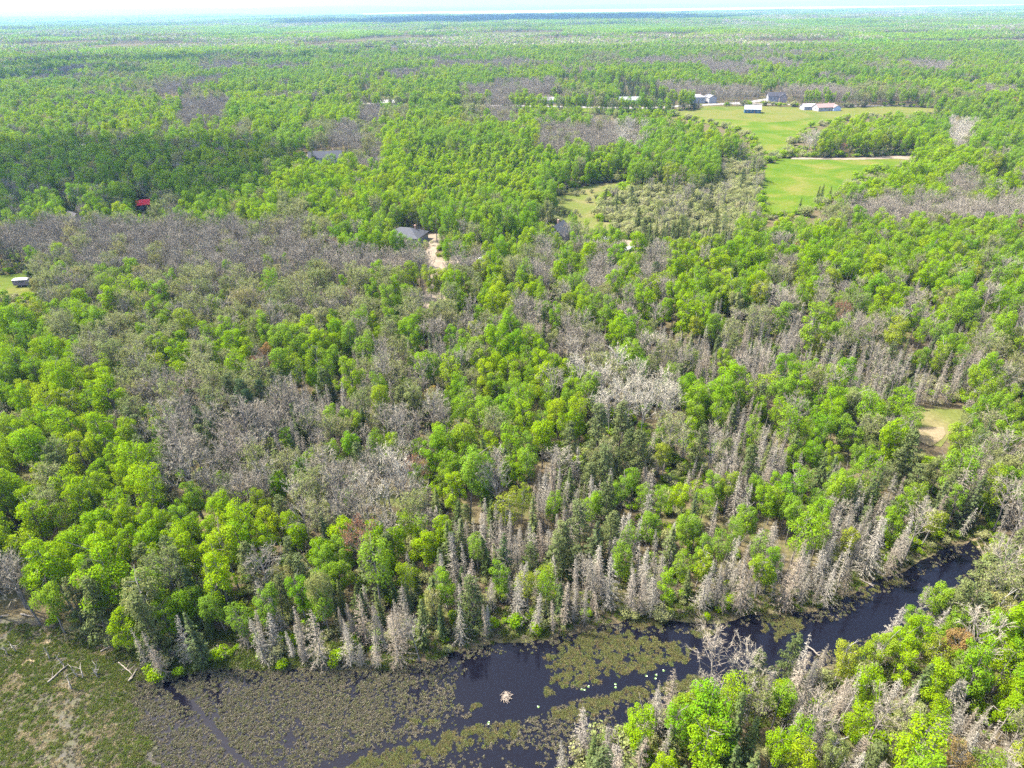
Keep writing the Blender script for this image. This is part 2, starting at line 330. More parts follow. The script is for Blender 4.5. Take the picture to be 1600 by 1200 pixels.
def shrub(seed, R=1.5, H=2.4, n=900, leaf=.24):
    rng = np.random.default_rng(seed); tr = MB(); cr = MB(); st = 9
    for i in range(st):
        a = i * 2.4; e = np.array([math.cos(a) * R * rng.uniform(.3, .8), math.sin(a) * R * rng.uniform(.3, .8), H * rng.uniform(.6, .95)])
        tr.tube([[0.1 * math.cos(a), .1 * math.sin(a), 0], e * np.array([.45, .45, .6]), e], [.05, .035, .012], 4)
        q = e * rng.uniform(.5, 1, (14, 1)); tr.twigs(q, q + rng.normal(size=(14, 3)) * .35 + np.array([0, 0, .3]), .035, rng)
    nl = 6; C = np.stack([rng.normal(size=nl) * R * .42, rng.normal(size=nl) * R * .42, H * rng.uniform(.5, .78, nl)], 1); S = R * rng.uniform(.4, .6, nl)
    li = rng.integers(0, nl, n); d = fibo(rng, n); P = C[li] + d * S[li][:, None] * rng.uniform(.6, 1.1, (n, 1)); P[:, 2] = np.maximum(P[:, 2], .12)
    cr.leaves(P, d + fibo(rng, n) * .6 + np.array([0, 0, .3]), leaf * rng.uniform(.6, 1.3, n), rng)
    return tr, cr

# ------------------------------------------------------------------ tags
def tag(o, label, cat, group=None, kind=None):
    o['label'] = label
    if cat: o['category'] = cat
    if group: o['group'] = group
    if kind: o['kind'] = kind
    return o
def link(name, me, parent=None):
    o = bpy.data.objects.new(name, me); COL.objects.link(o)
    if parent: o.parent = parent
    return o
def empty(name, loc, rz=0.0):
    o = bpy.data.objects.new(name, None); COL.objects.link(o); o.location = loc; o.rotation_euler = (0, 0, rz); o.empty_display_size = .3
    return o

# ------------------------------------------------------------------ ground, water, fields, roads
def attr_ground():
    nr, nc = 560, 380
    ys = np.concatenate([[-60, 0, 15], np.geomspace(26, 42000, nr)]); us = np.linspace(-1.35, 1.35, nc)
    Y, U = np.meshgrid(ys, us, indexing='ij'); X = U * (np.maximum(Y, 0) + 110)
    x = X.ravel(); y = Y.ravel(); z = np.zeros(x.size)
    nearm = (y < 190) & (y > -10); z[nearm] = near_z(x[nearm], y[nearm])
    farm = y > 600; z[farm] = terrain(x[farm], y[farm])
    n1, n2 = Y.shape; i = np.arange(n1 - 1)[:, None] * n2; j = np.arange(n2 - 1)[None, :]
    f = np.stack([i + j, i + j + 1, i + n2 + j + 1, i + n2 + j], -1).reshape(-1, 4)
    mb = MB(); mb.add(np.stack([x, y, z], 1), f)
    gm = np.zeros(x.size); dm = np.zeros(x.size); q = nearm
    gm[q] = (inside(x[q], y[q], WESTBOG) | inside(x[q], y[q], FIELDS['bog_edge_grass']) ).astype(float)
    dm[q] = (inside(x[q], y[q], YARDS['creek_beach']) | inside(x[q], y[q], YARDS['dry_reed_bank'])).astype(float)
    m, t, out = newmat('forest_floor'); N = t.nodes; L = t.links
    tc = N.new('ShaderNodeTexCoord'); b = N.new('ShaderNodeBsdfPrincipled'); b.inputs['Roughness'].default_value = .95; b.inputs['Specular IOR Level'].default_value = 0.0
    n1 = N.new('ShaderNodeTexNoise'); n1.inputs['Scale'].default_value = .12; n1.inputs['Detail'].default_value = 6
    n2 = N.new('ShaderNodeTexNoise'); n2.inputs['Scale'].default_value = 1.4; n2.inputs['Detail'].default_value = 6
    r1 = N.new('ShaderNodeValToRGB'); e = r1.color_ramp.elements
    e[0].position = .32; e[0].color = (.058, .047, .032, 1); e[1].position = .70; e[1].color = (.048, .066, .015, 1)
    k = e.new(.5); k.color = (.078, .066, .038, 1)
    r2 = N.new('ShaderNodeValToRGB'); e = r2.color_ramp.elements; e[0].position = .3; e[0].color = (.5, .5, .5, 1); e[1].position = .75; e[1].color = (1.35, 1.3, 1.2, 1)
    mx = N.new('ShaderNodeMixRGB'); mx.blend_type = 'MULTIPLY'; mx.inputs[0].default_value = 1
    L.new(tc.outputs['Object'], n1.inputs['Vector']); L.new(tc.outputs['Object'], n2.inputs['Vector']); L.new(n1.outputs[0], r1.inputs[0]); L.new(n2.outputs[0], r2.inputs[0])
    L.new(r1.outputs[0], mx.inputs[1]); L.new(r2.outputs[0], mx.inputs[2]); cur = mx.outputs[0]
    n3 = N.new('ShaderNodeTexNoise'); n3.inputs['Scale'].default_value = .28; n3.inputs['Detail'].default_value = 8; n3.inputs['Roughness'].default_value = .7; L.new(tc.outputs['Object'], n3.inputs['Vector'])
    r3 = N.new('ShaderNodeValToRGB'); e = r3.color_ramp.elements; e[0].position = .36; e[0].color = (.052, .047, .045, 1); e[1].position = .70; e[1].color = (.040, .050, .013, 1); k = e.new(.50); k.color = (.056, .053, .036, 1); L.new(n3.outputs[0], r3.inputs[0])
    for nm, src in (('grassy', r3.outputs[0]), ('straw', (.20, .155, .095, 1))):
        at = N.new('ShaderNodeAttribute'); at.attribute_name = nm; mm = N.new('ShaderNodeMixRGB'); L.new(at.outputs['Fac'], mm.inputs[0]); L.new(cur, mm.inputs[1])
        if isinstance(src, tuple): mm.inputs[2].default_value = src
        else: L.new(src, mm.inputs[2])
        cur = mm.outputs[0]
    L.new(cur, b.inputs['Base Color']); L.new(b.outputs[0], out.inputs[0])
    gme = mb.mesh('ground', [m]); gme.shade_smooth()
    for nm, arr in (('grassy', gm), ('straw', dm)): gme.attributes.new(nm, 'FLOAT', 'POINT').data.foreach_set('value', arr.astype(np.float32))
    o = link('ground', gme); tag(o, 'brown and mossy forest floor under the trees', 'ground', kind='structure')
attr_ground()

def sheet(name, poly, z, mat, jitter=1.2, step=4.0, kind='structure', label=None, cat=None):
    """flat polygon with an irregular outline, triangulated"""
    out = []; n = len(poly)
    for i in range(n):
        a = np.array(poly[i]); b = np.array(poly[(i + 1) % n]); d = np.linalg.norm(b - a); k = max(1, min(60, int(d / step))); nrm = np.array([-(b - a)[1], (b - a)[0]]) / (d + 1e-9)
        for j in range(k):
            p = a + (b - a) * j / k; out.append(p + nrm * (noise(p[0] / step / 1.5, p[1] / step / 1.5, 9) - .5) * jitter * 2)
    me = bpy.data.meshes.new(name); me.from_pydata([(p[0], p[1], z) for p in out], [], [list(range(len(out)))]); me.materials.append(mat); me.update()
    if me.polygons[0].normal.z < 0: me.flip_normals()
    o = link(name, me); tag(o, label or name.replace('_', ' '), cat or name.split('_')[-1], kind=kind); return o

# water of the creek
m, t, out = newmat('creek_water'); N = t.nodes; L = t.links
b = N.new('ShaderNodeBsdfPrincipled'); b.inputs['Base Color'].default_value = (.003, .003, .0055, 1); b.inputs['Roughness'].default_value = .06; b.inputs['IOR'].default_value = 1.24
tc = N.new('ShaderNodeTexCoord'); n1 = N.new('ShaderNodeTexNoise'); n1.inputs['Scale'].default_value = 1.3; n1.inputs['Detail'].default_value = 3; bp = N.new('ShaderNodeBump'); bp.inputs['Strength'].default_value = .06; bp.inputs['Distance'].default_value = .2
L.new(tc.outputs['Object'], n1.inputs['Vector']); L.new(n1.outputs[0], bp.inputs['Height']); L.new(bp.outputs[0], b.inputs['Normal']); L.new(b.outputs[0], out.inputs[0])
CREEK = m
sheet('creek_water', [(-75, 20), (75, 20), (80, 70), (150, 95), (150, 130), (90, 130), (40, 95), (-75, 85)], WATER_Z, CREEK, 0, 50, label='dark still creek water winding between marsh and forest', cat='water')
m2 = plain('lake_water', (.30, .42, .52), .12, var=.05, scale=.001)
sheet('lake', LAKE, 2.0, m2, 120, 500, label='pale blue lake along the horizon', cat='lake')
sheet('pond', POND, .25, plain('pond_water', (.10, .13, .16), .1, var=.1, scale=.05), 1.5, 8, label='small bright pond among dark trees', cat='pond')

def grassmat(name, c1, c2, c3, s1=.03, s2=.6):
    m, t, out = newmat(name); N = t.nodes; L = t.links
    tc = N.new('ShaderNodeTexCoord'); b = N.new('ShaderNodeBsdfPrincipled'); b.inputs['Roughness'].default_value = .95; b.inputs['Specular IOR Level'].default_value = 0.0
    n1 = N.new('ShaderNodeTexNoise'); n1.inputs['Scale'].default_value = s1; n1.inputs['Detail'].default_value = 4; n1.inputs['Distortion'].default_value = .6
    n2 = N.new('ShaderNodeTexNoise'); n2.inputs['Scale'].default_value = s2; n2.inputs['Detail'].default_value = 6
    r = N.new('ShaderNodeValToRGB'); e = r.color_ramp.elements; e[0].position = .33; e[0].color = (*c1, 1); e[1].position = .68; e[1].color = (*c3, 1); k = e.new(.5); k.color = (*c2, 1)
    mr = N.new('ShaderNodeMapRange'); mr.inputs[3].default_value = .55; mr.inputs[4].default_value = 1.45; hs = N.new('ShaderNodeHueSaturation')
    L.new(tc.outputs['Object'], n1.inputs['Vector']); L.new(tc.outputs['Object'], n2.inputs['Vector']); L.new(n1.outputs[0], r.inputs[0]); L.new(n2.outputs[0], mr.inputs[0])
    wv = N.new('ShaderNodeTexWave'); wv.inputs['Scale'].default_value = .09; wv.inputs['Distortion'].default_value = 2.5; wv.inputs['Detail'].default_value = 3; mp = N.new('ShaderNodeMapping'); mp.inputs['Rotation'].default_value = (0, 0, .9); L.new(tc.outputs['Object'], mp.inputs[0]); L.new(mp.outputs[0], wv.inputs['Vector']); m3 = N.new('ShaderNodeMapRange'); m3.inputs[3].default_value = .96; m3.inputs[4].default_value = 1.03; L.new(wv.outputs['Fac'], m3.inputs[0]); m4 = N.new('ShaderNodeMath'); m4.operation = 'MULTIPLY'; L.new(mr.outputs[0], m4.inputs[0]); L.new(m3.outputs[0], m4.inputs[1])
    L.new(r.outputs[0], hs.inputs['Color']); L.new(m4.outputs[0], hs.inputs['Value']); L.new(hs.outputs[0], b.inputs['Base Color']); L.new(b.outputs[0], out.inputs[0]); return m
GR = grassmat('field_grass', (.034, .066, .006), (.050, .076, .008), (.082, .082, .020), .05, .9)
MEAD = grassmat('meadow_grass', (.048, .070, .012), (.070, .077, .022), (.098, .086, .040), .06, 1.0)
LAWN = grassmat('lawn_grass', (.056, .072, .012), (.076, .077, .022), (.045, .068, .010), .03, .5)
SANDM = grassmat('pale_sand', (.125, .10, .075), (.15, .125, .095), (.105, .088, .064), .15, 2.0)
DRYM = grassmat('dry_straw', (.115, .092, .055), (.14, .112, .068), (.09, .078, .04), .3, 2.5)
BOGG = grassmat('bog_grass', (.085, .115, .02), (.15, .13, .055), (.06, .10, .02), .18, 2.0)
FL = {'hay_field': ('smooth green hay field beside the field track', GR), 'upper_field': ('green field sloping up to the roadside houses', GR), 'roadside_lawn': ('yellowish rough grass around the roadside houses', LAWN),
      'field_strip': ('narrow green field strip below the road', GR), 'bush_meadow': ('sandy meadow dotted with rounded willow bushes', MEAD), 'house_lawn': ('lawn in front of the large grey roofed house', LAWN),
      'clearing_grass': ('grass clearing around the parked trailer', LAWN), 'glade': ('sunny glade with sedge and straw in the forest', MEAD), 'small_glade': ('small grassy glade among dead spruces', MEAD),
      'bog_edge_grass': ('grass and straw at the edge of the marsh', BOGG), 'edge_glade': ('straw coloured glade among mixed trees', MEAD)}
for i, (k, p) in enumerate(FIELDS.items()):
    if k != 'bog_edge_grass': sheet(k, p, .05 + i * .005, FL[k][1], 2.6, 3, label=FL[k][0], cat='field' if 'field' in k else 'grass')
YL = {'sand_driveway': ('pale sand driveway past the hip roofed house', SANDM), 'gravel_yard': ('pale gravel yard beside the large house', SANDM), 'field_track': ('pale dirt track along the hay field', SANDM), 'bare_sand': ('bare sand spot in the small glade', SANDM),
      'cabin_yard': ('sandy yard beside the gable cabin', SANDM), 'creek_beach': ('narrow sandy beach at the creek bend', DRYM), 'dry_grass_patch': ('patch of dry straw in the glade', DRYM), 'dry_reed_bank': ('flattened dry reeds on the marsh edge', DRYM)}
for i, (k, p) in enumerate(YARDS.items()):
    if k not in ('creek_beach', 'dry_reed_bank'): sheet(k, p, .12 + i * .006, YL[k][1], .6, 2, label=YL[k][0], cat=k.split('_')[-1])

def road(name, pix, width, mat, label, z=.16):
    P = np.array([g(a, b) for a, b in pix]); tt = np.linspace(0, len(P) - 1, len(P) * 6); P = np.stack([np.interp(tt, np.arange(len(P)), P[:, i]) for i in range(2)], 1)
    d = np.gradient(P, axis=0); d /= np.linalg.norm(d, axis=1)[:, None]; nrm = np.stack([-d[:, 1], d[:, 0]], 1); mb = MB()
    V = np.concatenate([np.c_[P - nrm * width / 2, np.full(len(P), z)], np.c_[P + nrm * width / 2, np.full(len(P), z)]]); n = len(P); i = np.arange(n - 1)
    mb.add(V, np.stack([i, i + 1, i + n + 1, i + n], 1)[:, ::-1]); o = link(name, mb.mesh(name, [mat])); tag(o, label, 'road', kind='structure')
    return P
ROADM = plain('worn_asphalt', (.15, .14, .13), .9, var=.15, scale=.2)
HWY = road('road', [(300, 160), (420, 159), (560, 162), (700, 165), (800, 165), (900, 167.5), (1010, 169), (1080, 165), (1130, 162.5), (1175, 159.5), (1205, 154), (1225, 147)], 9, ROADM, 'pale paved road running past the far houses')
road('side_road', [(1130, 162.5), (1215, 163), (1300, 166), (1400, 165.5), (1500, 169), (1700, 177)], 6, ROADM, 'narrow side road in front of the brown roofed house', .18)

# ------------------------------------------------------------------ tree prototypes
PROTO = {}     # species -> list of (trunk mesh, crown mesh, joined mesh, height, radius)
def reg(key, gens, trunkmat, crownmats, H, R):
    L = []
    for i, (tr, cr) in enumerate(gens):
        tm = tr.mesh(f'{key}_trunk', [trunkmat]); cm = cr.mesh(f'{key}_crown', crownmats)
        jn = MB(); jn.v = [v.copy() for v in tr.v]; jn.f = [f.copy() for f in tr.f]; jn.m = [x.copy() for x in tr.m]; jn.n = tr.n
        for v, f, mm in zip(cr.v, cr.f, cr.m):
            jn.v.append(v); jn.f.append(f + tr.n); jn.m.append(mm + 1)
        jn.n = tr.n + cr.n
        L.append((tm, cm, jn.mesh(f'{key}_tree', [trunkmat] + crownmats), H, R))
    PROTO[key] = L
leafg = [leafy(100 + i, H=13 + (i % 3) * .8, R=(3.2, 2.7, 3.4, 2.9)[i % 4], lo=(.24, .18, .34, .28, .4)[i % 5], n=(4300, 3700, 4700, 2500)[i % 4], leaf=(.27, .26, .28, .25)[i % 4]) for i in range(8)]
for c in 'Ggykro':
    sel = leafg if c in 'Gg' else leafg[1:5]
    reg('L' + c, sel, BIRCH if c in 'yk' else BARK, [LM[c]], 13, 3.2)
reg('K', [bare(300 + i, fine=1.0, bud=2300) for i in range(4)], BARK, [BARE, LM['k']], 12, 2.6)
reg('R', [bare(320 + i, fine=1.0, bud=1500) for i in range(2)], BARK, [BARE, LM['r']], 12, 2.6)
reg('B', [bare(340 + i, fine=1.15) for i in range(5)], BARK, [BARE], 12, 2.6)
reg('W', [bare(360 + i, R=3.1, fine=1.3, w=.05) for i in range(3)], BIRCH, [PALE], 12, 3.1)
reg('P', [leafy(400 + i, H=12, R=2.5, lo=.12, n=1900, leaf=.36, shape='round' if i % 2 else 'cone') for i in range(4)], BARK, [LM['G']], 12, 1.9)
reg('S', [conifer(500 + i, R=1.55 + .2 * (i % 3)) for i in range(5)], DARKBARK, [LM['s'], DARKBARK], 11, 1.8)
reg('D', [conifer(600 + i, R=(1.3, 1.6, 2.0, 1.1, 1.75)[i % 5], dead=True, gap=(.25, .28, .26, .32)[i % 4], top=(.985, .985, .9, .985, .8, .97, .985)[i % 7], lost=(.12, .2, .15, .38, .25)[i % 5], low=(.05, .08, .03, .16, .1)[i % 5]) for i in range(9)], BARE, [DEAD], 11, 1.8)
reg('C', [cedar(700 + i) for i in range(3)], DARKBARK, [LM['c']], 12, 2.4)
reg('N', [cedar(720 + i, R=3.2, H=14, lo=.25, n=3000) for i in range(2)], DARKBARK, [LM['p']], 14, 3.2)
reg('H', [shrub(800 + i) for i in range(4)], BARK, [LM['h']], 2.4, 1.5)
reg('Hg', [shrub(820 + i, leaf=.24) for i in range(4)], BARK, [LM['G']], 2.4, 1.5)

# ------------------------------------------------------------------ which tree grows where
GRID0 = 160
GRIDROWS = """
rrrrrrrbbnnnnnbknnkbnnnknnnnnnnnnnnnnnnn
rrrrrrrrrknnkbknnnnnnbbbwnnnnnnwnnnnnwnn
rrrrrrrrrrnnnnbnPPPPPPnPnnnnhhnnnnnnnnrr
rrrrrrrnnnnnnnnnPPPPPnhhhhhhhhhhnnnnnbrr
rrrrrnknnnnknnnnnnnnnhhhhhhhhhhhkbbbbbbb
bbbbbbbbbbbbknnnnnnnnnnnhssssnnnnnnnnnnn
bkkbbbbbbbbbbbbbbbbnkbnbnbnnnnbnnnnnnnnn
kkkbbbbbbbbbbkkbknbnnbnbnbnnnnmnmnndnnmn
nnkbbbbbbbbbbbknbbbnbmnmbmnndmmdmmnmmmmm
nbnbbbbbbbbnknkbbmmmmmbmnmddmdddmmmdmdmm
nnnbbbnnkbmnndmmmmmnnnmmnmmdddddddmdddmm
nnnnnkbbkccddmmmmnnnnnnwwwwnndnnndddnnmn
knnnnkkbcbbdmmmdmmnnnnncwwwnddmnnnnmkkkn
nnnnncbbbbbmmmmbmnnmndcccdmddddmnnnnnnkm
nnncnnbbbbkmmkbwmnnmnddccddddddddnmccddk
nnnncnnbkbbkbbwwkmnmdddddmmdddndmddcddnm
nnnnnnnknnnckbbbbdddddccddndnddnddmdmnsm
nnnnnnnnnnncccncsddsdccddddnndddddddnnss
bnnnncccnnkcknccssddddddddnddndddddddddm
bnnccckcncccknssssccdddddddddddddddddcmd
ooocccnssnddkdddsdsdddddddddddddddddddmn
ooooodddddddddddddddbbbbbbbbbbcddnndnmnn
bbbbbbbbbbbbbbbbbbbbbbbbbbbbbbcdddndddmn
bbbbbbbbbbbbbbbbbbbbbbbbbbbbbccddddddddm
bbbbbbbbbbbbbbbbbbbbbbbddnsnssdddddddddm
bbbbbbbbbbbbbbbbbbbbbbddsssnssdddddndddm
""".split()
MIX = {  # species: share of the stand (the rest stays open)
 'b': dict(B=.78, K=.06, D=.03), 'd': dict(D=.80, S=.11, B=.03, Lg=.01, C=.02), 's': dict(S=.60, D=.14, Lg=.06),
 'm': dict(D=.30, S=.12, B=.17, Lg=.09, K=.14, Ly=.02, C=.03), 'n': dict(Lg=.44, LG=.26, Ly=.07, K=.05, S=.035, B=.03, R=.008), 'r': dict(Lg=.36, S=.24, B=.10, K=.08),
 'c': dict(C=.40, S=.14, D=.06, K=.12), 'h': dict(H=.72, C=.02, S=.015, B=.03, Lk=.02), 'k': dict(K=.38, B=.12, Lk=.10, Lg=.10), 'w': dict(W=.55, B=.15, K=.08),
 'P': dict(P=.85, S=.03), 'e': dict(K=.40, B=.22, Lg=.06, S=.05, D=.04), 'G': dict(LG=.60, Lg=.12, C=.05, S=.03, K=.04), 'o': {},
}
SIZE = {'L': (.5, .98), 'K': (.7, 1.1), 'R': (.6, .95), 'B': (.7, 1.1), 'W': (.8, 1.15), 'P': (.7, 1.1), 'S': (.5, 1.08), 'D': (.5, 1.0), 'C': (.6, 1.05), 'N': (.8, 1.1), 'H': (1.1, 2.0)}
HEIGHT = {'L': 13, 'K': 12, 'R': 12, 'B': 12, 'W': 12, 'P': 12, 'S': 11, 'D': 11, 'C': 12, 'N': 14, 'H': 2.4}
RAD = {'L': 3.2, 'K': 2.4, 'R': 2.4, 'B': 2.0, 'W': 2.7, 'P': 1.7, 'S': 1.35, 'D': 1.1, 'C': 2.0, 'N': 3.0, 'H': 1.25}

# crowns that can be picked out one by one in the photograph: centre pixel, width in pixels
CROWNS = {
'LG': '130,470,30 129,497,41 172,445,35 172,475,38 200,450,34 225,455,38 375,507,28 332,520,35 332,555,34 285,535,35 275,555,40 300,555,32 228,562,30 278,580,30 160,575,38 88,515,30 70,552,35 115,568,34 75,592,40 120,595,34 142,588,30 165,597,38 368,542,36 390,550,34 370,570,38 412,512,36 620,455,34 660,500,28 585,508,26 488,540,38 505,545,34 480,560,32 772,472,34 795,475,32 790,578,40 762,590,38 682,570,24 908,418,24 866,440,28 900,472,30 828,458,26 808,455,24 931,478,26 1018,450,34 1005,470,44 1052,438,26 1062,415,34 1088,418,30 1112,415,34 1108,440,30 1175,408,34 1055,468,34 1070,485,42 1038,480,26 958,522,36 975,528,36 962,512,32 948,570,26 838,545,28 810,548,26 850,575,38 875,580,34 852,592,44 900,590,28 820,585,30 1132,595,44 1259,424,32 1265,462,24 1380,468,32 1455,435,36 1468,460,30 1442,518,30 1455,505,22 1375,418,34 170,615,62 155,648,36 108,668,50 155,678,55 50,628,32 55,700,60 28,698,40 122,712,52 10,720,40 56,752,40 22,770,46 8,740,40 48,792,50 150,742,36 175,735,26 195,740,36 160,762,40 218,760,44 120,785,52 175,795,46 482,720,30 610,694,20 772,692,34 848,682,44 872,642,36 908,642,44 898,615,30 815,658,38 900,660,32 878,662,28 1070,785,36 810,730,24 1400,698,50 1210,760,32 50,812,58 38,852,52 12,858,46 110,845,54 155,815,52 200,810,44 170,848,46 232,815,46 240,845,44 205,850,32 82,890,76 168,902,80 235,878,40 292,860,52 322,835,42 355,815,46 375,838,52 358,870,58 200,972,48 105,808,44 5,815,36 415,815,44 415,845,38 458,842,28 450,822,30 535,830,48 502,865,36 585,842,40 618,842,38 630,822,30 608,868,30 662,855,40 688,830,38 652,828,22 640,898,22 1430,992,44 1562,992,56 1145,1095,60 1102,1162,74 1018,1150,30 1030,1197,30 1362,1065,34 1410,1040,40 1415,1012,40 1468,1055,50 1555,1012,46 1575,1040,52 1585,1080,46 1335,1118,50 1458,1100,28 1450,1130,42 1245,1152,46 1215,1165,40 1260,1188,42 1588,1110,30 1212,640,30',
'Lg': '205,427,30 108,465,28 261,464,32 208,482,24 205,507,28 240,485,35 270,492,30 252,505,28 232,517,28 335,482,32 375,522,30 190,578,30 35,507,40 33,527,38 8,482,34 10,505,34 112,550,38 85,575,36 50,580,40 15,585,38 355,425,22 392,585,32 421,414,24 446,412,20 420,530,30 705,532,28 525,555,30 530,535,22 452,550,28 750,495,22 725,447,24 720,472,26 705,562,30 650,565,26 585,572,24 492,590,24 845,488,24 961,485,24 965,430,18 966,450,18 1150,422,28 1172,438,22 1110,478,24 1170,472,22 1125,512,26 1000,562,26 1045,585,28 1124,564,20 1298,465,22 1330,460,26 1350,452,26 1350,478,36 1308,480,22 1222,490,36 1270,510,54 1345,520,30 1412,462,28 1510,478,40 1560,462,30 1585,482,32 1390,500,32 1418,500,30 1435,492,28 1475,490,20 1515,500,24 1552,512,26 1590,540,30 1440,555,24 1495,555,28 1500,542,26 1520,590,26 222,722,32 250,700,18 312,780,44 8,622,36 450,690,28 475,742,30 445,757,28 522,700,30 542,702,32 585,692,30 655,698,22 685,682,24 682,708,38 712,730,34 688,755,28 702,628,24 735,630,38 762,632,40 710,662,28 750,652,42 790,632,36 790,735,30 752,762,20 772,605,36 792,660,30 850,622,34 825,615,40 845,662,30 1085,622,40 1120,615,46 1092,648,32 1122,642,36 1190,635,26 1178,670,32 1030,685,16 992,748,20 1112,760,36 1100,780,44 1005,782,38 1035,780,24 1188,758,34 1190,785,28 935,788,28 925,797,28 970,772,24 868,785,20 1215,615,42 1230,635,30 1252,642,34 1278,628,30 1272,655,34 1288,670,40 1260,678,34 1312,675,36 1335,680,34 1268,692,28 1278,708,30 1298,718,28 1338,720,34 1380,645,28 1245,710,22 1520,670,24 1415,790,36 1595,685,24 1260,755,20 1278,790,30 1235,795,20 1208,780,32 1498,782,24 75,940,50 280,940,42 305,938,34 370,965,44 338,945,30 288,815,40 252,965,22 532,868,32 508,885,34 530,892,30 468,928,48 502,910,36 505,950,42 422,950,22 698,920,28 745,855,14 780,898,22 1012,818,34 975,835,16 1068,825,20 1088,824,24 1102,858,28 1125,850,28 1061,882,26 1042,915,18 852,915,22 1186,850,28 972,870,12 1392,812,24 1238,810,30 1492,902,22 1425,965,30 1495,972,26 1218,1098,20 1542,1190,30 680,340,30 700,345,30 720,340,34 745,345,32 760,335,32 790,345,34 810,350,30 700,390,24 725,392,24 760,385,26',
'Ly': '72,487,30 297,507,40 250,540,42 240,582,38 410,460,26 625,435,34 645,428,30 672,435,36 688,442,28 755,420,36 790,422,30 785,455,28 992,445,28 1142,462,32 1295,438,30 1285,535,30 1438,468,24 1535,455,22 1540,489,18 1472,550,34 1240,582,32 110,628,44 82,632,30 56,655,28 555,668,28 748,722,24 410,792,24 925,615,24 1040,712,20 1140,765,20 815,778,22 1295,640,24 1535,640,30 1438,772,46 1550,760,48 824,910,18 854,898,22 1095,875,22 1190,892,24 1325,838,40 1455,815,16 1330,990,40 1078,1110,34 1318,1025,50 1365,1022,44 1462,1015,40',
'Lk': '502,495,34 585,488,30 1145,478,26 1020,510,22 1082,560,28 1020,570,24 868,532,24 1235,425,24 1425,432,22 1492,435,34 1560,540,32 1588,525,34 742,445,30 420,702,24 586,660,24 248,767,20 1328,638,40 1355,690,28 1575,730,40 1470,730,46 440,905,26 682,940,22 1562,960,64 1415,1132,34 1300,1172,38 650,625,40',
'Lo': '418,555,26 672,622,20 1498,1020,32 1495,1187,34', 'R': '437,572,26 404,575,22 1318,495,26 650,740,36 540,470,20',
'B': '282,720,44 308,708,36 255,740,30 292,740,52 375,662,54 348,708,22 265,655,40 215,632,32 370,772,40 415,675,34 28,912,50 1125,1032,60 1160,1018,40 1105,1085,44 1190,1018,36 190,662,26 478,820,40 650,985,34 415,750,40',
'W': '300,602,30 595,718,34 630,702,30 540,740,34 570,770,48 600,778,48 512,770,40 468,778,46 780,718,34 960,620,46 985,615,46 1010,618,46 1035,620,44 1005,642,44 955,635,40 1050,632,36 975,640,40 1030,640,36 412,755,36',
'N': '1025,428,30 300,625,30 308,657,36 335,638,36 370,622,46 390,630,40 332,682,36 408,615,36',
'C': '390,640,30 935,682,46 970,672,42 980,708,34 910,830,46 885,858,30 150,962,56 112,945,40 1420,718,46 1400,732,32 1525,910,52 1232,1030,40 1190,1050,34 560,728,34 320,700,34',
'S': '585,897,16 598,910,16 620,920,18 650,907,18 532,932,14 555,942,14 568,950,14 595,950,16 690,972,18 722,965,20 522,938,12 638,935,18 925,1178,24 998,1175,26 1050,1165,26 1132,1175,26 1175,1155,30 300,955,18 285,965,14 320,965,16 1505,690,18 1525,700,18 1540,690,20',
'D': '420,985,22 469,975,20 535,975,18 550,972,18 583,978,24 600,988,18 628,985,20 760,965,20 218,1012,24 235,1020,22 285,1002,24 380,985,18 842,970,22 880,972,26 925,960,26 960,950,24 1100,915,26 1125,910,26 1165,915,28 1208,862,30 1238,905,36 1320,882,30 1365,850,36 1380,950,34 1330,965,28 1470,920,26 1410,948,20 1555,858,36 1545,880,28 952,1155,28 1030,1110,28 882,1185,24 1448,925,18 1520,740,44 1500,765,34',
}
CROWNS['H'] = '883,300,9 894,297,8 900,302,9 912,300,8 920,312,10 931,307,9 875,300,9 896,333,7 900,330,8 906,336,6 882,331,9 927,329,5 890,332,7 870,330,9 857,304,10 847,302,10 865,296,9 866,310,8 938,318,9 945,330,9 950,340,9 858,318,9 925,298,7'
# clearings round buildings and roads, in metres
BLOCK = list(FIELDS.values()) + list(YARDS.values()) + [POND, LAKE]
BUILD_SPOTS = []
def clear_at(px, py, r, behind=0):
    x, y = g(px, py); BUILD_SPOTS.append((x, y, r))

class Grid:
    def __init__(s, c=4.0): s.c = c; s.d = {}
    def ok(s, x, y, r, k=.55):
        cx, cy_ = int(x // s.c), int(y // s.c)
        for i in range(cx - 2, cx + 3):
            for j in range(cy_ - 2, cy_ + 3):
                for (a, b, q) in s.d.get((i, j), ()):
                    if (a - x) ** 2 + (b - y) ** 2 < (k * (r + q)) ** 2: return False
        return True
    def put(s, x, y, r): s.d.setdefault((int(x // s.c), int(y // s.c)), []).append((x, y, r))

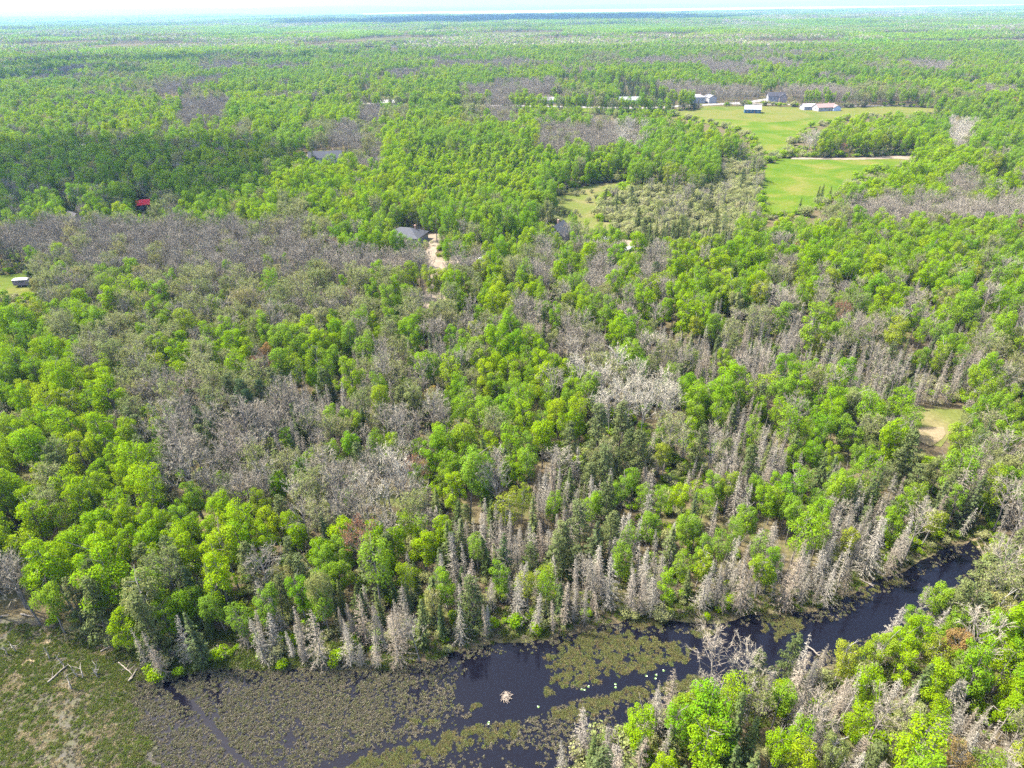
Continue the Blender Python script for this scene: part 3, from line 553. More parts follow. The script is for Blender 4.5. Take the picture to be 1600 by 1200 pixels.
TREES = []     # (species, variant, x, y, z, scale xy, scale z, rot, explicit)
GD = Grid()
prng = random.Random(5)
for sp, txt in CROWNS.items():
    for item in txt.split():
        px, py, w = [float(q) for q in item.split(',')]
        if sp[0] == 'L' and px > 780 and 690 < py < 960: w *= .86
        s0 = sp[0]; Hn = HEIGHT[s0]; hc = Hn * (.68 if s0 in 'LBWKRN' else .5)
        for _ in range(4):
            x, y = g(px, py, hc); dep = proj(x, y, hc)[2]; wid = w * dep / FPX
            sxy = np.clip(wid / 2 / (RAD[s0] * (1.06 if s0 in 'L' else 1.12 if s0 != 'D' else 1.3)), .55, 1.5 if s0 != 'H' else 2.2)
            sz = np.clip(.22 + .8 * sxy, .55, 1.3) * (1 if s0 not in 'SD' else 1.05); hc = Hn * sz * (.68 if s0 in 'LBWKRN' else .5)
        TREES.append((sp, prng.randrange(len(PROTO[sp])), x, y, 0.0, sxy, sz, prng.uniform(0, 6.28), True)); GD.put(x, y, RAD[s0] * sxy)

def blocked(x, y, tall=True):
    """no tree on a field, nor so close in front of it that it would stand before the part the photograph shows"""
    m = np.zeros(x.shape, bool)
    for p in BLOCK:
        for hh in ((0, 5.0, 9.5, 13.5) if tall and p is not YARDS['sand_driveway'] and p is not YARDS['cabin_yard'] and p is not FIELDS['house_lawn'] and p is not YARDS['gravel_yard'] and p is not FIELDS['bush_meadow'] and p is not POND else (0, 4.0) if tall else (0,)): m |= inside(x * CAM_H / (CAM_H - hh), y * CAM_H / (CAM_H - hh), p)
    wet = inside(x, y, WET) | inside(x, y, WESTBOG); m |= wet
    m |= (seg_dist(x, y, HWY, False) < 9)
    if tall: m |= (x > -180) & (seg_dist(x * 1.12, y * 1.12, HWY, False) < 20)
    return m

# ------------------------------------------------------------------ buildings
GLASS = plain('window_glass', (.05, .06, .08), .1, var=.1)
WHITE = plain('white_trim', (.36, .36, .35), .6, var=.05)
def gable(mb, w, d, h, rise, ov=.45, th=.18):
    """gable roof, ridge along x"""
    x0, x1 = -w / 2 - ov, w / 2 + ov; y0, y1 = -d / 2 - ov, d / 2 + ov; e = h - rise * ov / (d / 2)
    for s, yy in ((1, y0), (-1, y1)):
        v = [(x0, yy, e), (x1, yy, e), (x1, 0, h + rise), (x0, 0, h + rise), (x0, yy, e + th), (x1, yy, e + th), (x1, 0, h + rise + th), (x0, 0, h + rise + th)]
        mb.add(v, [(0, 1, 2, 3), (7, 6, 5, 4), (0, 4, 5, 1), (1, 5, 6, 2), (3, 7, 4, 0), (2, 6, 7, 3)])
def hip(mb, w, d, h, rise, ov=.5, th=.18):
    x0, x1 = -w / 2 - ov, w / 2 + ov; y0, y1 = -d / 2 - ov, d / 2 + ov; r = (w - d) / 2 if w > d else .3; e = h - .12
    v = [(x0, y0, e), (x1, y0, e), (x1, y1, e), (x0, y1, e), (x0, y0, e + th), (x1, y0, e + th), (x1, y1, e + th), (x0, y1, e + th), (-r, 0, h + rise), (r, 0, h + rise)]
    mb.add(v, [(0, 1, 2, 3), (0, 4, 5, 1), (1, 5, 6, 2), (2, 6, 7, 3), (3, 7, 4, 0), (4, 8, 9, 5), (6, 9, 8, 7)]); mb.add(v, [(5, 9, 6), (7, 8, 4)])
def house(name, label, cat, px, py, w, d, h, rise, rz, wallc, roofc, kind='gable', chimney=True, wins=3, door=True, wing=None, r_clear=None, front=10):
    x, y = g(px, py); root = empty(name, (x, y, .0), rz); tag(root, label, cat)
    wallc = [q * .62 for q in wallc]; roofc = [q * .5 for q in roofc]
    wm = plain(name + '_siding', wallc, .7, var=.08, scale=.8); rm = plain(name + '_roofing', roofc, .75, var=.12, scale=1.2, bump=.1)
    mb = MB(); mb.box(-w / 2, -d / 2, -.3, w / 2, d / 2, h)
    if kind == 'gable':
        for s in (-1, 1):
            xx = s * (w / 2 - .01); mb.add([(xx, -d / 2, h), (xx, d / 2, h), (xx, 0, h + rise)], [(0, 1, 2) if s > 0 else (2, 1, 0)])
    link('wall', mb.mesh('wall', [wm]), root)
    mb = MB(); (gable if kind == 'gable' else hip)(mb, w, d, h + .02, rise); ro = link('roof', mb.mesh('roof', [rm]), root)
    if chimney:
        mb = MB(); mb.box(w * .22, d * .10, h + rise * .35, w * .22 + .7, d * .10 + .7, h + rise + .8); link('chimney', mb.mesh('chimney', [plain(name + '_brick', (.28, .18, .14), .9)]), ro)
    for side in (-1, 1):
        for i in range(wins):
            xx = -w / 2 + w * (i + .75) / (wins + .5)
            if door and side == -1 and i == wins // 2: continue
            mb = MB(); ya = side * (d / 2 + .03); mb.box(xx - .65, ya - .05, h * .38, xx + .65, ya + .05, h * .80); o = link('window', mb.mesh('window', [WHITE]), root)
            mb = MB(); yb = side * (d / 2 + .09); mb.box(xx - .52, yb - .02, h * .42, xx + .52, yb + .02, h * .76); link('pane', mb.mesh('pane', [GLASS]), o)
    for side in (-1, 1):
        mb = MB(); xa = side * (w / 2 + .03); mb.box(xa - .05, -.6, h * .38, xa + .05, .6, h * .80); o = link('window', mb.mesh('window', [WHITE]), root)
        mb = MB(); xb = side * (w / 2 + .09); mb.box(xb - .02, -.48, h * .42, xb + .02, .48, h * .76); link('pane', mb.mesh('pane', [GLASS]), o)
    if door:
        mb = MB(); xx = -w / 2 + w * (wins // 2 + .75) / (wins + .5); mb.box(xx - .5, -d / 2 - .07, 0, xx + .5, -d / 2 + .02, 2.05); link('door', mb.mesh('door', [plain(name + '_door', (.16, .10, .07), .6)]), root)
    if wing:
        ww, wd, ox, oy, wr, fl = wing
        mb = MB(); mb.box(-ww / 2, -wd / 2, -.28, ww / 2, wd / 2, h - .25)
        for s in (-1, 1):
            xx = s * (ww / 2 - .01); mb.add([(xx, -wd / 2, h - .25), (xx, wd / 2, h - .25), (xx, 0, h - .25 + wr)], [(0, 1, 2) if s > 0 else (2, 1, 0)])
        o = link('wing_wall', mb.mesh('wing_wall', [wm if not fl else plain(name + '_wing', fl, .7, var=.08)]), root); o.location = (ox, oy, 0); o.rotation_euler = (0, 0, math.pi / 2)
        mb = MB(); gable(mb, ww, wd, h - .22, wr); q = link('wing_roof', mb.mesh('wing_roof', [rm]), root); q.location = (ox, oy, 0); q.rotation_euler = (0, 0, math.pi / 2)
    rc = r_clear or max(w, d) * .62
    BUILD_SPOTS.append((x, y, rc, front)); return root
RD = math.radians
house('bungalow', 'hip roofed house with slate grey roof beside the sand driveway', 'house', 636, 376, 14, 10, 2.8, 2.6, RD(-18), (.45, .44, .42), (.085, .09, .105), 'hip', wins=4, front=20)
house('country_house', 'large country house with dark grey gabled roof beside a gravel yard', 'house', 510, 253, 19, 10, 3.2, 3.0, RD(8), (.40, .42, .45), (.055, .06, .075), 'gable', wins=4, wing=(9, 8, 3.5, -3.2, 2.2, None), front=46, r_clear=13)
house('cabin', 'gable cabin with weathered grey roof at the sandy meadow', 'cabin', 872, 374, 9, 8, 3.0, 3.4, RD(62), (.25, .22, .19), (.08, .085, .095), 'gable', wins=2, front=16)
house('red_roofed_cabin', 'small cabin with bright red metal roof among dark trees', 'cabin', 228, 330, 5.2, 4.6, 3.6, 1.6, RD(20), (.10, .08, .07), (.42, .012, .035), 'gable', False, 2, front=44, r_clear=6)
house('cottage', 'cottage with pale grey roof behind the bare grey trees', 'cottage', 120, 352, 7, 6, 3.0, 2.6, RD(-35), (.33, .32, .31), (.10, .095, .10), 'gable', False, 2, front=30)
house('white_house', 'small white house half hidden above the country house', 'house', 432, 220, 12, 8, 3.0, 2.2, RD(10), (.36, .36, .36), (.42, .42, .44), 'gable', True, 3, front=20)
house('teal_shed', 'low shed with teal roof on the lawn edge', 'shed', 450, 265, 6, 4, 2.2, 1.2, RD(5), (.30, .34, .32), (.06, .24, .22), 'gable', False, 1, False, front=18)
house('white_shed', 'tall white shed behind leafy trees near the cabin', 'shed', 949, 388, 3.4, 3, 3.4, 1.2, RD(15), (.36, .36, .35), (.60, .60, .60), 'gable', False, 1, True, front=12)
house('long_bungalow', 'long white bungalow behind dark roadside spruces', 'house', 858, 161, 26, 9, 3.0, 2.2, RD(3), (.36, .35, .34), (.30, .29, .30), 'gable', True, 6, front=30)
house('pale_bungalow', 'pale bungalow with silvery roof along the paved road', 'house', 984, 161, 22, 10, 3.0, 2.4, RD(0), (.38, .39, .40), (.34, .35, .37), 'gable', True, 5, front=30)
house('white_farmhouse', 'white two storey farmhouse with a long low wing', 'house', 1089, 160.5, 12, 9, 5.2, 2.2, RD(4), (.36, .36, .37), (.32, .32, .34), 'hip', True, 3, wing=(14, 7, 12.5, 0, 1.8, None), front=28)
house('blue_house', 'blue house with bright white metal roof standing alone in grass', 'house', 1175, 176, 13, 8.5, 3.2, 2.6, RD(-14), (.05, .13, .20), (.42, .44, .45), 'gable', False, 4, front=20)
house('dark_house', 'two storey house with white front and dark gabled roof', 'house', 1211, 158.5, 15, 9, 5.0, 3.0, RD(-8), (.32, .32, .34), (.06, .06, .07), 'gable', True, 4, wing=(9, 7, 5.5, -2.2, 2.4, (.20, .17, .16)), front=20)
house('garage', 'small pale lavender garage next to the brown roofed house', 'garage', 1262, 171, 11, 8, 2.8, 1.8, RD(6), (.34, .33, .38), (.45, .40, .42), 'gable', False, 2, front=16)
house('brown_roofed_house', 'house with brown roof, white gable end and blue grey addition', 'house', 1287, 172.5, 17, 9, 3.0, 2.4, RD(12), (.40, .39, .38), (.30, .21, .19), 'gable', True, 4, wing=(8, 7, 8.5, -2, 1.8, (.30, .35, .44)), front=16)
house('metal_barn', 'low barn with whitish metal roof among right hand trees', 'barn', 1552, 293, 12, 7, 2.8, 1.0, RD(4), (.45, .44, .42), (.36, .36, .37), 'gable', False, 2, front=22)
for i, (hx, hy, w, rc) in enumerate([(362, 157, 20, (.20, .21, .24)), (392, 158, 14, (.36, .36, .36)), (428, 160, 16, (.70, .68, .66)), (455, 158, 12, (.34, .33, .34)), (520, 160, 14, (.55, .55, .57)), (604, 165, 20, (.62, .60, .58)), (640, 160, 13, (.20, .16, .15)), (128, 238, 8, (.75, .75, .76)), (158, 240, 6, (.7, .7, .72))]):
    nm = ['charcoal roofed', 'mid grey roofed', 'white roofed', 'slate roofed', 'pale grey roofed', 'cream roofed', 'brown roofed', 'bright white roofed', 'whitish roofed'][i]
    house('roadside_house', f'{nm} low house ' + ('showing between dark trees' if hy > 200 else 'along the far paved road'), 'house', hx, hy, w, 8 if w > 9 else 5, 2.9, 2.0, RD(RNG.uniform(-10, 10)), (.60, .59, .57), rc, 'gable', False, 3, front=26)

def vehicle(name, label, cat, px, py, rz, col, L=4.5, Wd=1.8, H=1.5, boxy=False):
    x, y = g(px, py); root = empty(name, (x, y, .13), rz); tag(root, label, cat)
    pm = plain(name + '_paint', col, .35, var=.03); h0 = .42 if not boxy else .55
    prof = [(-L / 2, h0), (-L / 2, h0 + .45), (-L * .30, h0 + .55), (-L * .16, H), (L * .22, H), (L * .36, h0 + .58), (L / 2, h0 + .48), (L / 2, h0)] if not boxy else [(-L / 2, h0), (-L / 2, H - .25), (-L / 2 + .3, H), (L / 2 - .5, H), (L / 2, H - .6), (L / 2, h0)]
    mb = MB(); n = len(prof); V = [(a, -Wd / 2, c) for a, c in prof] + [(a, Wd / 2, c) for a, c in prof]
    mb.add(V, [(i, (i + 1) % n, n + (i + 1) % n, n + i) for i in range(n)]); mb.add(V, [list(range(n))[::-1]]); mb.add(V, [list(range(n, 2 * n))]); link('body', mb.mesh('body', [pm]), root)
    for s in (-1, 1):
        mb = MB(); ya = s * (Wd / 2 + .012); mb.box(-L * .14, ya - .01, H * .66, L * .2, ya + .01, H * .90); link('window', mb.mesh('window', [GLASS]), root)
    ty = plain(name + '_tyre', (.03, .03, .03), .9)
    for a in ((-.3, .32) if not boxy else (-.02,)):
        for s in (-1, 1):
            mb = MB(); mb.tube([(a * L, s * (Wd / 2 - .12), .33), (a * L, s * (Wd / 2 + .06), .33)], [.33, .33], 10); o = link('wheel', mb.mesh('wheel', [ty]), root)
            mb = MB(); mb.tube([(a * L, s * (Wd / 2 + .061), .33), (a * L, s * (Wd / 2 + .08), .33)], [.19, .19], 8); link('hub', mb.mesh('hub', [WHITE]), o)
    if boxy:
        mb = MB(); mb.tube([(L / 2, 0, .5), (L / 2 + 1.1, 0, .45)], [.06, .06], 5); link('tow_bar', mb.mesh('tow_bar', [ty]), root)
        mb = MB(); mb.box(-L / 2 - .05, -Wd / 2 - .05, H, L / 2 - .45, Wd / 2 + .05, H + .08); link('roof', mb.mesh('roof', [WHITE]), root)
    BUILD_SPOTS.append((x, y, 3.5, 12))
vehicle('travel_trailer', 'dark sided travel trailer with white roof parked on grass', 'trailer', 38, 447, RD(6), (.16, .13, .17), 5.2, 2.2, 2.4, True)
vehicle('parked_car', 'white car parked on the gravel yard beside the house', 'car', 531, 249.5, RD(15), (.75, .75, .75))
vehicle('parked_car', 'dark car parked at the far side of the gravel yard', 'car', 540, 248, RD(-10), (.06, .05, .06))
vehicle('parked_truck', 'silver vehicle parked on the sandy yard near the white shed', 'truck', 984, 392, RD(40), (.35, .36, .38), 5.0)
vehicle('parked_car', 'pale car parked by the sand lane', 'car', 752, 409, RD(5), (.7, .7, .7))

def near_building(x, y, far=True):
    m = np.zeros(x.shape, bool)
    for s in BUILD_SPOTS:
        bx, by, r = s[:3]; fr = s[3] if len(s) > 3 and far else 0
        L = math.hypot(bx, by); dx, dy = -bx / L, -by / L          # towards the camera
        t = np.clip(((x - bx) * dx + (y - by) * dy), 0, fr)
        m |= np.hypot(x - bx - t * dx, y - by - t * dy) < r * np.where(t > 0, .8, 1)
    return m
_ex = np.array([[t[2], t[3]] for t in TREES]); _nb = near_building(_ex[:, 0], _ex[:, 1]) | inside(_ex[:, 0], _ex[:, 1], WET)
TREES = [t for t, k in zip(TREES, _nb) if not k]

# ------------------------------------------------------------------ filling the forest
GRIDA = np.array([list(r) for r in GRIDROWS]); _q = GRIDA[10:, :11]; _q[_q == 'n'] = 'G'; _q = GRIDA[7:11, :20]; _q[_q == 'b'] = 'e'; _q = GRIDA[21:, 20:27]; _q[_q == 'b'] = 'h'; _q[_q == 'd'] = 'h'
def codes(x, y):
    px, py, dep = proj(x, y, np.full(x.shape, 6.0))
    px = px + (noise(x / 9, y / 9, 21) - .5) * 50 * np.clip(120 / dep, .25, 1); py = py + (noise(x / 9, y / 9, 22) - .5) * 36 * np.clip(120 / dep, .25, 1)
    ci = np.clip((px / 40).astype(int), 0, 39); ri = ((py - GRID0) / 40).astype(int)
    c = GRIDA[np.clip(ri, 0, len(GRIDROWS) - 1), ci]
    f1 = fbm(x / 90, y / 130, 51); f2 = fbm(x / 70, y / 110, 61)
    wild = np.where(f1 > .69, 'b', np.where(f1 < .40, 'r', np.where(f2 > .62, 'k', np.where(f2 < .36, 's', 'n'))))
    return np.where(py < GRID0, wild, c)
SOUTH = G([(850, 1260), (1060, 1112), (1260, 1055), (1450, 985), (1545, 900), (1620, 800), (1900, 800), (1900, 1400), (850, 1400)])
SEEN = []
for t in TREES:
    if t[8] and t[0][0] in 'LBWNCDS':
        zc = HEIGHT[t[0][0]] * t[6] * (.68 if t[0][0] not in 'DS' else .55); q = proj(t[2], t[3], zc); SEEN.append((float(q[0]), float(q[1]), RAD[t[0][0]] * t[5] * 2 * FPX / float(q[2]), float(q[2])))
def zone(y0, y1, s, k):
    ys = np.arange(y0, y1, s); out = []
    for yy in ys:
        hw = .792 * (yy * math.cos(PITCH) + CAM_H * math.sin(PITCH)) * 1.1 + 12
        xs = np.arange(-hw, hw, s); out.append(np.stack([xs, np.full(xs.shape, yy)], 1))
    P = np.concatenate(out); P += RNG.uniform(-.48, .48, P.shape) * s
    x, y = P[:, 0], P[:, 1]; keep = ~(blocked(x, y) | near_building(x, y)); x, y = x[keep], y[keep]
    if y0 < 330:
        hid = np.zeros(len(x), bool)
        for zz in (7.0, 10.5):
            qx, qy, qd = proj(x, y, np.full(x.shape, zz))
            for (ex_, ey_, ew_, ed_) in SEEN: hid |= (np.hypot(qx - ex_, qy - ey_) < ew_ * .42) & (qd < ed_ + 1.5)
        x, y = x[~hid], y[~hid]
    bq = proj(x, y, np.full(x.shape, 5.0)); bank = (y < 140) & (seg_dist(x, y, WET) < 8) & (bq[0] > 390) & (bq[0] < 1420) & ~inside(x, y, SOUTH)
    c = codes(x, y); st = fbm(x / 45, y / 60, 201, 2) + RNG.normal(size=len(x)) * .03; u = RNG.random(len(x)); order = RNG.permutation(len(x))
    for i in order:
        mx = MIX.get(c[i], {}); acc = 0; sp = None
        for kk, v in mx.items():
            acc += v
            if u[i] < acc: sp = kk; break
        if sp is None: continue
        if bank[i] and sp[0] in 'LKCHBS' and prng.random() < .8: sp = 'D' if prng.random() < .8 else 'S'
        if sp in ('Lg', 'LG', 'Ly') and y[i] > 240: sp = 'LG' if st[i] > .56 else 'Lg' if st[i] < .47 else ('Ly' if st[i] > .535 else sp)
        lo, hi = SIZE[sp[0]]
        if sp[0] == 'L' and y[i] > 300: lo, hi = .72, 1.12
        sc = prng.uniform(lo, hi); r = RAD[sp[0]] * sc
        if not GD.ok(x[i], y[i], r, k * (.8 if sp[0] in 'DP' else 1)): continue
        GD.put(x[i], y[i], r); sz = (sc if sp[0] not in 'L' else .3 + .78 * sc) * prng.uniform(.9, 1.12)
        TREES.append((sp, prng.randrange(len(PROTO[sp])), float(x[i]), float(y[i]), 0.0, sc, sz, prng.uniform(0, 6.28), False))
zone(36, 120, 1.75, .50)
zone(120, 200, 2.0, .52)
zone(200, 330, 2.6, .55)
zone(330, 700, 3.6, .55)
zone(700, 1400, 5.6, .56)

T = TREES
tx = np.array([t[2] for t in T]); ty = np.array([t[3] for t in T])
tz = np.where(ty > 600, terrain(tx, ty), np.where(ty < 190, near_z(tx, ty), 0.0)) - .05
KIND = {'L': 'leafy', 'P': 'leafy', 'B': 'bare', 'W': 'bare', 'K': 'bare', 'R': 'bare', 'S': 'spruce', 'D': 'dead', 'C': 'cedar', 'N': 'cedar', 'H': 'bush'}
kinds = np.array([KIND[t[0][0]] for t in T]); hts = np.array([HEIGHT[t[0][0]] * t[6] for t in T])
ppx, ppy, dep = proj(tx, ty, tz + hts * .6); psz = hts * FPX / dep
infr = (ppx > -10) & (ppx < 1610) & (ppy > 0) & (ppy < 1215)
single = np.zeros(len(T), bool)
for k in set(kinds):
    idx = np.where((kinds == k) & infr)[0]; idx = idx[np.argsort(-psz[idx])][:300]; single[idx] = True
dwet = seg_dist(tx, ty, WET); south = inside(tx, ty, SOUTH)
LANDM = [('glade', 16, 'beside the sunny straw glade'), ('small_glade', 10, 'beside the small glade'), ('sand_driveway', 14, 'beside the sand driveway'), ('hay_field', 14, 'at the edge of the hay field'),
         ('bush_meadow', 14, 'around the sandy meadow'), ('bog_edge_grass', 9, 'at the grassy edge of the marsh'), ('clearing_grass', 14, 'beside the trailer clearing'), ('house_lawn', 20, 'near the large country house'), ('upper_field', 20, 'beside the upper field')]
ALLP = {**FIELDS, **YARDS}
ld = {n: seg_dist(tx, ty, ALLP[n]) for n, _, _ in LANDM}
def place(i):
    for n, r, txt in LANDM:
        if ld[n][i] < r: return txt
    if south[i]: return 'on the creek bank opposite the marsh' if dwet[i] < 7 else 'in the woods across the creek from the marsh'
    if dwet[i] < 5: return 'on the creek bank beside the water'
    if dwet[i] < 22: return 'in the wood just behind the creek bank'
    if dwet[i] < 75: return 'deep inside the mixed forest'
    return 'in the forest towards the far houses'
SHORTPL = {'on the creek bank opposite the marsh': 'opposite the marsh', 'in the woods across the creek from the marsh': 'across the creek', 'on the creek bank beside the water': 'at the water', 'in the wood just behind the creek bank': 'behind the bank',
           'deep inside the mixed forest': 'deep inside', 'in the forest towards the far houses': 'towards the houses', 'beside the sunny straw glade': 'by the glade', 'beside the small glade': 'by small glade', 'beside the sand driveway': 'by the driveway', 'at the edge of the hay field': 'by hay field',
           'around the sandy meadow': 'around the meadow', 'at the grassy edge of the marsh': 'at marsh edge', 'beside the trailer clearing': 'by the trailer', 'near the large country house': 'near country house', 'beside the upper field': 'by upper field'}
LOOK = {'LG': 'lime green leafy tree', 'Lg': 'mid green leafy tree', 'Ly': 'yellow green leafy tree', 'Lk': 'pale newly leafing tree', 'Lo': 'amber budding tree', 'Lr': 'reddish leafy tree', 'P': 'slender green poplar', 'K': 'thinly budding olive tree',
        'R': 'reddish budding tree', 'B': 'bare grey twiggy tree', 'W': 'whitish bare tree', 'S': 'dark green spruce', 'D': 'dead grey spruce', 'C': 'dense olive cedar', 'N': 'dark broad pine', 'H': 'rounded willow bush'}
NAME = {'L': 'leafy_tree', 'P': 'poplar_tree', 'K': 'budding_tree', 'R': 'budding_tree', 'B': 'bare_tree', 'W': 'bare_tree', 'S': 'spruce_tree', 'D': 'dead_spruce', 'C': 'cedar_tree', 'N': 'pine_tree', 'H': 'willow_bush'}
CAT = {'leafy': 'tree', 'bare': 'bare tree', 'spruce': 'spruce', 'dead': 'dead spruce', 'cedar': 'conifer', 'bush': 'bush'}
GROUP = {'leafy': 'leafy trees of the forest', 'bare': 'bare and budding trees of the forest', 'spruce': 'living spruces of the forest', 'dead': 'dead grey spruces of the forest', 'cedar': 'cedars and pines of the forest', 'bush': 'willow bushes'}
SHORT = {'LG': 'lime tree', 'Lg': 'green tree', 'Ly': 'yellow green tree', 'Lk': 'pale tree', 'Lo': 'amber tree', 'Lr': 'red tree', 'P': 'poplar', 'K': 'budding tree', 'R': 'reddish tree', 'B': 'bare tree', 'W': 'whitish tree', 'S': 'green spruce', 'D': 'dead spruce', 'C': 'cedar', 'N': 'pine', 'H': 'bush'}
SI = np.where(single)[0]; NB = {}
for i in SI:
    d2 = (tx[SI] - tx[i]) ** 2 + (ty[SI] - ty[i]) ** 2; o2 = SI[np.argsort(d2)[1:3]]; NB[i] = [SHORT[T[j][0]] for j in o2]
def beside(i):
    a, b = NB[i]; return f'between two {a}es' if a == b == 'bush' else f'between two {a}s' if a == b and not a.endswith('s') else f'between a {a} and a {b}'.replace('a amber', 'an amber')
def tilt(): return prng.gauss(0, .05)
for i in np.where(single)[0]:
    sp, va, x, y, _, sxy, sz, rz, ex = T[i]; tm, cm, jm, H0, R0 = PROTO[sp][va]
    o = empty(NAME[sp[0]], (x, y, tz[i]), 0); o.rotation_euler = (tilt(), tilt(), rz); q_ = prng.uniform(.88, 1.12); o.scale = (sxy * q_, sxy / q_, sz)
    size = ('large ' if sz > 1.7 else 'small ' if sz < 1.3 else '') if sp == 'H' else 'tall ' if sz > 1.06 else ('small ' if sz < .74 else '')
    slim = 'narrow ' if sxy / sz < .88 else ('broad ' if sxy / sz > 1.06 else ''); pl = place(i); lab = size + slim + LOOK[sp] + ' ' + beside(i) + ' ' + pl
    if len(lab.split()) > 16: lab = size + slim + LOOK[sp] + ' ' + beside(i) + ' ' + SHORTPL[pl]
    if len(lab.split()) > 16: lab = size + LOOK[sp] + ' ' + beside(i)
    tag(o, lab, CAT[kinds[i]], GROUP[kinds[i]])
    link('trunk' if sp != 'H' else 'stems', tm, o); link('crown', cm, o)

# ------------------------------------------------------------------ the rest of the forest: one mass for each kind
def gn_group(coll):
    ng = bpy.data.node_groups.new('scatter_' + coll.name, 'GeometryNodeTree')
    ng.interface.new_socket('Geometry', in_out='INPUT', socket_type='NodeSocketGeometry'); ng.interface.new_socket('Geometry', in_out='OUTPUT', socket_type='NodeSocketGeometry')
    N = ng.nodes; L = ng.links; gi = N.new('NodeGroupInput'); go = N.new('NodeGroupOutput'); iop = N.new('GeometryNodeInstanceOnPoints'); ci = N.new('GeometryNodeCollectionInfo')
    ci.inputs['Collection'].default_value = coll; ci.inputs['Separate Children'].default_value = True; ci.inputs['Reset Children'].default_value = True
    def na(nm, ty):
        a = N.new('GeometryNodeInputNamedAttribute'); a.data_type = ty; a.inputs['Name'].default_value = nm; return a.outputs['Attribute']
    L.new(gi.outputs[0], iop.inputs['Points']); L.new(ci.outputs[0], iop.inputs['Instance']); iop.inputs['Pick Instance'].default_value = True
    L.new(na('pick', 'INT'), iop.inputs['Instance Index']); L.new(na('turn', 'FLOAT_VECTOR'), iop.inputs['Rotation']); L.new(na('size', 'FLOAT_VECTOR'), iop.inputs['Scale'])
    L.new(iop.outputs[0], go.inputs[0]); return ng
def scatter(name, label, cat, meshes, pts, pick, turn, size):
    """one mass of many: points carrying the meshes"""
    if len(pts) == 0: return
    coll = bpy.data.collections.new(name + '_kinds')
    for i, me in enumerate(meshes): coll.objects.link(bpy.data.objects.new(f'{name}_kind_{i:03d}', me))
    me = bpy.data.meshes.new(name); me.vertices.add(len(pts)); me.vertices.foreach_set('co', np.asarray(pts, np.float32).ravel())
    a = me.attributes.new('pick', 'INT', 'POINT'); a.data.foreach_set('value', np.asarray(pick, np.int32))
    a = me.attributes.new('turn', 'FLOAT_VECTOR', 'POINT'); a.data.foreach_set('vector', np.asarray(turn, np.float32).ravel())
    a = me.attributes.new('size', 'FLOAT_VECTOR', 'POINT'); a.data.foreach_set('vector', np.asarray(size, np.float32).ravel())
    o = link(name, me); md = o.modifiers.new('scatter', 'NODES'); md.node_group = gn_group(coll); tag(o, label, cat, kind='stuff'); return o
SN = {'leafy': 'leafy_forest', 'bare': 'bare_forest', 'spruce': 'spruce_forest', 'dead': 'dead_spruce_forest', 'cedar': 'cedar_forest', 'bush': 'willow_thicket'}
SLAB = {'leafy': 'green leafy trees massed through the forest', 'bare': 'bare grey and budding trees massed through the forest', 'spruce': 'dark green spruces massed through the forest', 'dead': 'dead grey spruces massed through the forest', 'cedar': 'olive cedars and dark pines massed through the forest', 'bush': 'olive willow bushes massed over the meadow'}
for k in SN:
    idx = np.where((kinds == k) & ~single)[0]
    keys = sorted({(T[i][0], T[i][1]) for i in idx}); kid = {q: n for n, q in enumerate(keys)}
    scatter(SN[k], SLAB[k], 'forest' if k != 'bush' else 'thicket', [PROTO[a][b][2] for a, b in keys], [(tx[i], ty[i], tz[i]) for i in idx], [kid[(T[i][0], T[i][1])] for i in idx],
            [(tilt(), tilt(), T[i][7]) for i in idx], [(T[i][5], T[i][5], T[i][6]) for i in idx])

# undergrowth: knee- to head-high brush on the forest floor
def area_pts(n, y0, y1):
    y = np.sqrt(RNG.random(n) * (y1 ** 2 - y0 ** 2) + y0 ** 2); hw = .792 * (y * math.cos(PITCH) + CAM_H * math.sin(PITCH)) * 1.1 + 10
    return RNG.uniform(-1, 1, n) * hw, y
ux, uy = area_pts(48000, 40, 430); BK_ = list(BLOCK); BLOCK[:] = [p for p in BLOCK if not any(p is FIELDS[q] for q in ('glade', 'small_glade', 'edge_glade'))]
keep = ~(blocked(ux, uy, False) | near_building(ux, uy, False)) & (fbm(ux / 14, uy / 14, 71) > .36); BLOCK[:] = BK_; ux, uy = ux[keep], uy[keep]
uz = np.where(uy < 190, near_z(ux, uy), 0) - .05; us = RNG.uniform(.3, .95, len(ux))
for p_ in ('hay_field', 'upper_field', 'bush_meadow', 'field_strip', 'roadside_lawn'):
    L_ = np.array(FIELDS[p_]); nx_ = np.roll(L_, -1, 0); n_ = np.maximum(3, (np.hypot(*(nx_ - L_).T) / 2.2).astype(int)); ex_ = np.concatenate([L_[i] + (nx_[i] - L_[i]) * RNG.random((n_[i], 1)) for i in range(len(L_))]) + RNG.normal(size=(n_.sum(), 2)) * 3.0
    ex_ = ex_[~(blocked(ex_[:, 0], ex_[:, 1], False) | near_building(ex_[:, 0], ex_[:, 1], False))]; ux = np.append(ux, ex_[:, 0]); uy = np.append(uy, ex_[:, 1]); uz = np.append(uz, np.zeros(len(ex_))); us = np.append(us, RNG.uniform(.8, 2.0, len(ex_)))
um = [p[2] for p in PROTO['H']] + [p[2] for p in PROTO['Hg']]
scatter('undergrowth', 'low leafy brush covering the forest floor', 'undergrowth', um, np.stack([ux, uy, uz], 1), RNG.integers(0, len(um), len(ux)), np.stack([ux * 0, ux * 0, RNG.uniform(0, 6.28, len(ux))], 1), np.stack([us * 1.2, us * 1.2, us], 1))

